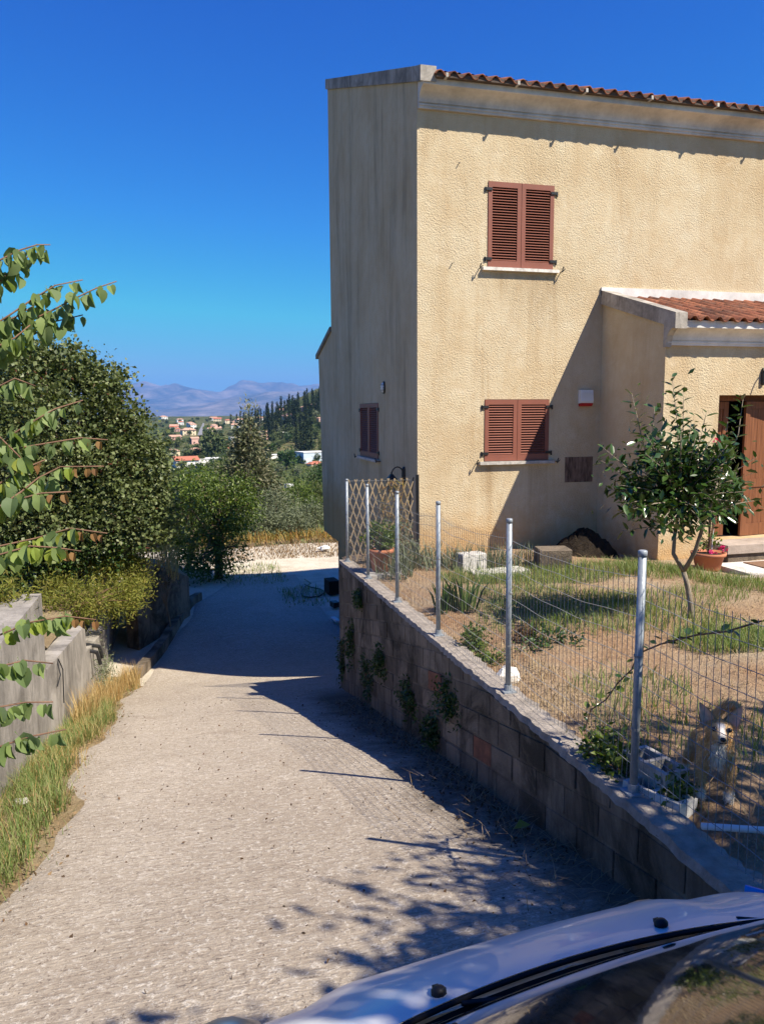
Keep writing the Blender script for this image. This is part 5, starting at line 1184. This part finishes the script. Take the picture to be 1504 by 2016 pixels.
q = gq(1318, 1558, -2.05); hollow_block(q+Vector((-.05, .07, 0)), rad(98), 'hollow concrete block lying open beside the dog')
q = gq(1296, 1606, -2.05); hollow_block(q+Vector((.03, .06, -.05)), rad(112), 'broken hollow block half sunk behind the wall edge', .12)
a = px(1380, 1642, z=-2.0); b = Vector((a.x+.9, a.y-.33, -1.985)); t_ = thing('white_pipe', a, 'white plastic pipe lying in the shaded garden', 'pipe')
mb = MB(); mb.tube([a+Vector((0, 0, .04)), b], .017, 8); mk('pipe', mb, 'white_plastic', t_, True); mb = MB(); mb.tube([a.lerp(b, .78)+Vector((0, 0, .01)), a.lerp(b, .86)+Vector((0, 0, .01))], .024, 8); mk('coupling', mb, 'white_plastic', t_, True)
a = px(1466, 1752, z=-1.94); simple('blue_plastic', (.02, .23, .62), .35, .06, 4); t_ = thing('blue_pipe', a, 'bright blue pipe end lying on the wall top', 'pipe')
d_ = Vector((.55, -.62, .02)); mb = MB(); mb.tube([a, a+d_], .021, 10, False); mb.tube([a+d_, a], .016, 10, False); mk('pipe', mb, 'blue_plastic', t_, True)
# hose and odds and ends by the lower house wall
def dq(x, y):
    q = px(x, y, z=-5.6)
    for _ in range(8): q = px(x, y, z=gz(q.y)+.02)
    return q
mb = MB(); mb.tube([dq(x, y) for x, y in ((600, 1140), (612, 1148), (600, 1155), (593, 1165), (595, 1173), (610, 1176), (628, 1174), (640, 1166), (632, 1160), (612, 1156), (600, 1150))], .022, 6); mk('garden_hose', mb, 'black_iron', None, True, label='black hose coiled on the shaded lower driveway', cat='hose')
q = dq(656, 1170); rough_block('storage_crate', q+Vector((0, .2, 0)), (.35, .6, .45), .1, 'dark_void', 'dark crate against the lower house wall', 'crate')
q = dq(661, 1196); rough_block('crate_box', q+Vector((0, .1, 0)), (.2, .3, .16), .2, 'black_iron', 'small dark box beside the house wall on the driveway', 'box')
q = dq(661, 1221); rough_block('white_board', q, (.14, .5, .05), .15, 'white_plastic', 'short white board lying beside the lower house wall', 'board')
q = dq(640, 1082); mb = MB(); mb.blob(q+Vector((0, 0, .08)), (.3, .25, .1), 8, .3); mk('litter_bag', mb, 'white_plastic', None, label='crumpled white bag on the far yard', cat='bag')

# ------------------------------------------------------------------ the dog
db = gq(1402, 1566, -2.05); dz = db.z
F_ = Vector((-db.x, -db.y, 0)).normalized(); ang = math.atan2(F_.y, F_.x)
dog = thing('dog', (db.x, db.y, dz), 'small tan and white dog with big upright ears behind the fence', 'dog', rot=(0, 0, ang+rad(8)))
DS = 1.06
J = [(-.20, 0, .24, .066), (-.08, 0, .238, .074), (.03, 0, .232, .078), (.072, 0, .285, .066), (.092, 0, .345, .056), (.110, 0, .398, .066), (.148, 0, .408, .053), (.190, 0, .392, .031), (.215, 0, .389, .023)]
Ed = [(i, i+1) for i in range(8)]
def chain(root, pts):
    k = root
    for p_ in pts: J.append(p_); Ed.append((k, len(J)-1)); k = len(J)-1
for s in (1, -1):
    chain(2, [(.055, .060*s, .20, .044), (.045, .066*s, .135, .031), (.055, .066*s, .06, .022), (.062, .066*s, .022, .022), (.088, .067*s, .015, .020)])
    w_ = .075 if s > 0 else .10
    chain(0, [(-.20, .055*s, .205, .048), (-.145, w_*s, .135, .033), (-.225, (w_+.012)*s, .075, .0185), (-.205, (w_+.015)*s, .022, .019), (-.175, (w_+.018)*s, .013, .017)])
chain(0, [(-.255, .0, .285, .024), (-.270, .045, .345, .022), (-.250, .095, .395, .024), (-.215, .125, .405, .022), (-.19, .13, .375, .014)])
me = bpy.data.meshes.new('body'); me.from_pydata([(a*DS, b_*DS, c*DS) for a, b_, c, _ in J], Ed, [])
ob = bpy.data.objects.new('body', me); COL.objects.link(ob); ob.parent = dog
sk = ob.modifiers.new('skin', 'SKIN'); sk.use_smooth_shade = True
for i, sv in enumerate(me.skin_vertices[0].data): sv.radius = (J[i][3]*DS, J[i][3]*DS); sv.use_root = (i == 2)
ss = ob.modifiers.new('sub', 'SUBSURF'); ss.levels = 2; ss.render_levels = 2
def fur(name):
    t = NT(name); tc = t.n('ShaderNodeTexCoord').outputs['Object']; sx = t.n('ShaderNodeSeparateXYZ'); t.l(tc, sx.inputs[0]); X, Y, Z = sx.outputs
    n = t.noise(tc, 30, 4, .7); fi = t.noise(tc, 140, 3, .7)
    nz = t.mth('MULTIPLY', t.mth('SUBTRACT', n, .5), .06)
    base = t.mix(t.g(t.mth('ADD', Z, nz), .10, .34), (.56, .36, .18), (.62, .39, .18))
    ay = t.mth('ABSOLUTE', Y)
    chest = t.mth('MULTIPLY', t.g(t.mth('ADD', ay, nz), .045, .025), t.mth('MULTIPLY', t.g(t.mth('ADD', X, nz), .045, .075), t.g(Z, .40, .34)))
    paws = t.g(t.mth('ADD', Z, nz), .085, .05)
    blaze = t.mth('MULTIPLY', t.g(t.mth('ADD', ay, t.mth('MULTIPLY', nz, .5)), .022, .010), t.g(X, .15, .18))
    m_ = t.mth('MAXIMUM', chest, t.mth('MAXIMUM', paws, blaze))
    col = t.mix(m_, base, (.84, .78, .70)); col = t.mix(t.g(fi, .4, .65, 0, .2), col, (.30, .19, .10))
    muzz = t.mth('MULTIPLY', t.g(X, .213, .222), t.g(Z, .40, .375)); col = t.mix(t.mth('MULTIPLY', muzz, .8), col, (.05, .035, .03))
    t.pbsdf(col, .9, t.bump(fi, .6, .01), .15)
fur('dog_fur'); me.materials.append(MATS['dog_fur'])
simple('dog_ear', (.66, .46, .27), .9, .2, 60, coord='obj'); simple('dog_ear_inner', (.66, .44, .33), .9, .2, 40, coord='obj'); simple('dog_black', (.012, .010, .010), .2, .1, 10, spec=.6)
D3 = lambda *a: Vector(a)*DS
for s in (1, -1):
    c0, tip = Vector((.112, .046*s, .420)), Vector((.110, .096*s, .528)); ax = (tip-c0).normalized(); ac = Vector((0, ax.z, -ax.y))
    def ear(k, push):
        def f_(i, t_):
            q = 2*i-1; wd_ = .040*k*(1-t_**1.7)**.8+.002; p_ = c0 + ax*((tip-c0).length*t_*(.9 if k < 1 else 1)+(.008 if k < 1 else -.012)) + ac*(q*wd_) + Vector((-.022*(1-q*q)*(1-t_*.7)+push, 0, 0)); return p_*DS
        return f_
    mb = MB(); mb.grid(ear(1., 0), 8, 8); mb.grid(ear(1., -.006), 8, 8); er = mk('ear', mb, 'dog_ear', dog, True)
    mb = MB(); mb.grid(ear(.72, .004), 8, 8); mk('ear_inner', mb, 'dog_ear_inner', er, True)
    mb = MB(); mb.blob(D3(.183, .033*s, .424), (.012*DS, .013*DS, .012*DS), 12, 0); mk('eye', mb, 'dog_black', dog, True)
mb = MB(); mb.blob(D3(.236, 0, .396), (.012*DS, .014*DS, .011*DS), 12, 0); mk('nose', mb, 'dog_black', dog, True)
mb = MB(); mb.tube([D3(.212, -.020, .372), D3(.232, -.008, .374), D3(.236, 0, .378), D3(.232, .008, .374), D3(.212, .020, .372)], .0032, 5); mk('mouth', mb, 'dog_black', dog)
# chest ruff and tail plume
rg = np.random.default_rng(2)
def tuft(name, c, rr, n, L, m_, dz_):
    P = np.array(c)+rg.normal(size=(n, 3))*np.array(rr); o = mk(name, leaf_mesh(name, P*DS, L, np.tile(np.array(dz_), (n, 1)), .75, .12, .1, rng=rg), m_, None, kind='stuff'); o.parent = dog
leafmat('fur_white', [(.70, .64, .56), (.80, .75, .68)], .1, .9, .1); leafmat('fur_tan', [(.52, .31, .14), (.60, .39, .20), (.68, .49, .29)], .15, .9, .1)
tuft('chest_hair', (.108, 0, .27), (.012, .022, .03), 260, .035, 'fur_white', (.3, 0, -1)); tuft('tail_hair', (-.240, .09, .385), (.02, .025, .02), 200, .035, 'fur_tan', (-.3, .3, .5)); tuft('cheek_hair', (.105, .0, .35), (.02, .05, .02), 260, .03, 'fur_tan', (.1, 0, -1))

# coat: short hairs over the whole body, white on chest, belly and paws
dg = bpy.context.evaluated_depsgraph_get(); ev_ = ob.evaluated_get(dg); em = ev_.to_mesh(); em.calc_loop_triangles()
co = np.array([v.co for v in em.vertices]); no = np.array([v.normal for v in em.vertices]); tri = np.array([t3.vertices for t3 in em.loop_triangles]); ev_.to_mesh_clear()
ar = np.linalg.norm(np.cross(co[tri[:, 1]]-co[tri[:, 0]], co[tri[:, 2]]-co[tri[:, 0]]), axis=1); pick = rg.choice(len(tri), 9000, p=ar/ar.sum()); bw = rg.dirichlet((1, 1, 1), 9000)
HP = np.einsum('ij,ijk->ik', bw, co[tri[pick]]); HN = np.einsum('ij,ijk->ik', bw, no[tri[pick]])
keep = ~((HP[:, 0] > .15*DS) & (HP[:, 2] > .36*DS)); HP, HN = HP[keep], HN[keep]
white = ((HP[:, 0] > .06*DS) & (np.abs(HP[:, 1]) < .032*DS) & (HP[:, 2] < .33*DS)) | (HP[:, 2] < .06*DS)
for nm, msk, m_ in (('white_coat', white, 'fur_white'), ('tan_coat', ~white, 'fur_tan')):
    Pn, Nn = HP[msk], HN[msk]; dirs = Nn*.55+np.array([-.35, 0, -.75])
    o = mk(nm, leaf_mesh(nm, Pn+Nn*.004, .022, dirs, .7, .13, .1, rng=rg), m_, None, kind='stuff'); o.parent = dog

# ------------------------------------------------------------------ the car beside the camera
t = NT('car_paint'); t.pbsdf((.70, .69, .66), .34, t.bump(t.noise(t.pos('obj'), 160, 3), .02, .002), .5, 0., .4)
t = NT('dark_glass'); t.pbsdf((.010, .011, .012), .045, None, .55, 0., .3)
t = NT('black_trim'); t.pbsdf((.012, .012, .013), .55, None, .35)
t = NT('rubber'); t.pbsdf((.02, .02, .02), .85, None, .2)
t = NT('alloy'); t.pbsdf((.5, .5, .52), .3, None, .5, .9)
PIT, YW = rad(-11.3), rad(6.0)
Rm = (Matrix.Rotation(YW, 3, 'Z') @ Matrix.Rotation(PIT, 3, 'X'))
cowl = Vector((.69, 1.245, -1.055)); org = cowl - Rm @ Vector((0, 0, 1.0))
car = thing('parked_car', org, 'white car under the tree at the bottom right, seen over its bonnet', 'car', rot=Rm.to_euler())
def yc(x): return -.02 - .10*(x/.7)**2                    # rear edge of the bonnet, swept back at the sides
def hz(x, y):
    a = abs(x); q = max(0, y)
    z = 1.005 - .03*(a/.7)**2 - .15*q - .86*q*q
    z += .020*(1-sm(.34, .46, a))*sm(-.1, .25, y) - .05*sm(.56, .74, a)
    z += .012*math.exp(-((a-.40)/.05)**2)*sm(0, .5, y)
    return z
def hood(i, j):
    x = -.71+1.42*i; y = yc(x)+.004+(.64-.12*(x/.71)**2-yc(x))*j; return (x, y, hz(x, y))
mb = MB(); mb.grid(hood, 56, 34); mk('bonnet', mb, 'car_paint', car, True)
def hy1(x): return .64-.12*(x/.71)**2
for s in (1, -1):
    def fen(i, j, s=s):
        y = -1.02+ (hy1(.71)+1.02)*i if True else 0
        y0 = yc(.71)
        x0, z0 = .716, hz(.71, max(y, y0))-.004
        if y < y0: z0 = hz(.71, y0)-.004+(y0-y)*.02; x0 = .716
        a = j*math.pi/2; return (s*(x0+.115*math.sin(a)), y, z0-.62*(1-math.cos(a))**.9 if j < 1 else .35)
    mb = MB(); mb.grid(fen, 30, 12); mk('fender', mb, 'car_paint', car, True)
def bump_(i, j):
    x = -.80+1.6*i; y0 = .64-.12*(min(abs(x), .71)/.71)**2; a = j*math.pi/2
    return (x*(.89+.11*min(1, j*2)), y0+.10*math.sin(a)*(1-.3*(x/.8)**2)+.0, hz(min(.71, max(-.71, x*.89)), y0)-.01-.32*j)
mb = MB(); mb.grid(bump_, 30, 10); mk('front_bumper', mb, 'car_paint', car, True)
for s in (1, -1): mb = MB(); mb.blob((s*.60, .50, .70), (.12, .12, .07), 12, 0); mk('headlight', mb, 'alloy', car, True)
# cowl, wipers, washer nozzles
def cow(i, j):
    x = -.70+1.4*i; return (x, yc(x)-.030*j, hz(x, yc(x))-.018-.030*math.sin(j*math.pi)+.006*j)
mb = MB(); mb.grid(cow, 40, 6); mk('cowl', mb, 'black_trim', car, True)
mb = MB(); mb.tube([(x, yc(x)+.002, hz(x, yc(x))-.006) for x in fr(-.69, .69, 40)], .005, 6); mk('bonnet_seal', mb, 'rubber', car, True)
for x in (-.27, .235):
    mb = MB(); y = yc(x)+.030; z = hz(x, y)
    mb.blob((x, y, z+.004), (.016, .013, .011), 10, 0); mb.box((x-.006, y+.006, z+.002), (x+.006, y+.017, z+.009)); mk('washer_nozzle', mb, 'black_trim', car, True)
for x0, x1 in ((-.62, -.06), (.02, .58)):
    mb = MB(); y = lambda x: yc(x)-.024; mb.tube([(x0, y(x0), hz(0, 0)-.040), ((x0+x1)/2, y((x0+x1)/2), hz(0, 0)-.018), (x1, y(x1)-.005, hz(0, 0)-.030)], .005, 6); wp = mk('wiper', mb, 'black_trim', car, True)
    mb = MB(); mb.tube([((x0+x1)/2+.1, y(.1)+.01, hz(0, 0)-.014), (x1+.02, yc(x1)-.02, hz(0, 0)-.045)], .005, 6); mk('wiper_arm', mb, 'black_trim', wp, True)
# windscreen, pillars, dark roof, side glass, rear
WB, WT, RZ = -.09, -.97, 1.485
def scr(i, j):
    q = 2*i-1; x = q*(.665-.115*j); y0 = yc(x)-.016; yt = WT-.06*q*q; k = j
    return (x, y0+(yt-y0)*k, .985+(RZ-.985)*(k**.88)-.035*q*q*(.4+.6*k))
mb = MB(); mb.grid(scr, 30, 16); mk('windscreen', mb, 'dark_glass', car, True)
mb = MB(); mb.tube([Vector(scr(i, 1))+Vector((0, -.006, .004)) for i in fr(0, 1, 24)], .013, 6); mk('screen_top_seal', mb, 'rubber', car, True)
for k_, s in ((0, -1), (1, 1)):
    mb = MB(); mb.tube([Vector(scr(k_, j))+Vector((s*.012, 0, 0)) for j in fr(0, 1, 10)], .026, 8); mk('windscreen_pillar', mb, 'black_trim', car, True)
def roof(i, j):
    q = 2*i-1; p0 = Vector(scr(i, 1)); return (p0.x, p0.y-.012-1.35*j, p0.z+.03*math.sin(j*2.2)-.03*j)
mb = MB(); mb.grid(roof, 24, 12); mk('roof', mb, 'dark_glass', car, True)
for s in (1, -1):
    def side(i, j, s=s):
        y = -.25-2.05*i; zt = min(RZ-.05, .96+max(0, (-.12-y))*.60); x = .79-.235*j*(zt-.95)/.5; return (s*x, y, .95+(zt-.95)*j)
    mb = MB(); mb.grid(side, 16, 6); mk('side_window', mb, 'dark_glass', car, True)
    def door(i, j, s=s): y = -1.0-1.75*i; return (s*(.795+.04*math.sin(j*math.pi)), y, .955-.66*j)
    mb = MB(); mb.grid(door, 12, 8); d_ = mk('door', mb, 'car_paint', car, True)
    mb = MB(); mb.tube([(s*.83, -1.75, .84), (s*.86, -1.80, .845), (s*.83, -1.92, .84)], .012, 6); mk('handle', mb, 'black_trim', d_, True)
def rear(i, j):
    x = -.80+1.6*i; a = j; y = -2.33-.42*math.sin(min(1, a*1.2)*math.pi/2); return (x*(.68+.32*min(1, a*1.6)), y, RZ-.03-1.15*a)
mb = MB(); mb.grid(rear, 20, 12); mk('tailgate', mb, 'car_paint', car, True)
for y in (.20, -2.05):
    for s in (1, -1):
        T = lambda r_, b_, t_: None
        mb = MB(); mb.lathe([(.20, -.09), (.29, -.09), (.30, -.05), (.30, .05), (.29, .09), (.20, .09)], (0, 0, 0), 24); mb.v = [(s*.74+z, y+a, .30+b_) for a, b_, z in mb.v]; wh = mk('wheel', mb, 'rubber', car, True)
        mb = MB(); mb.lathe([(0, .07), (.06, .075), (.19, .06), (.20, .085), (.20, -.08), (0, -.08)], (0, 0, 0), 20); mb.v = [(s*.74+s*z, y+a, .30+b_) for a, b_, z in mb.v]; mk('rim', mb, 'alloy', wh, True)
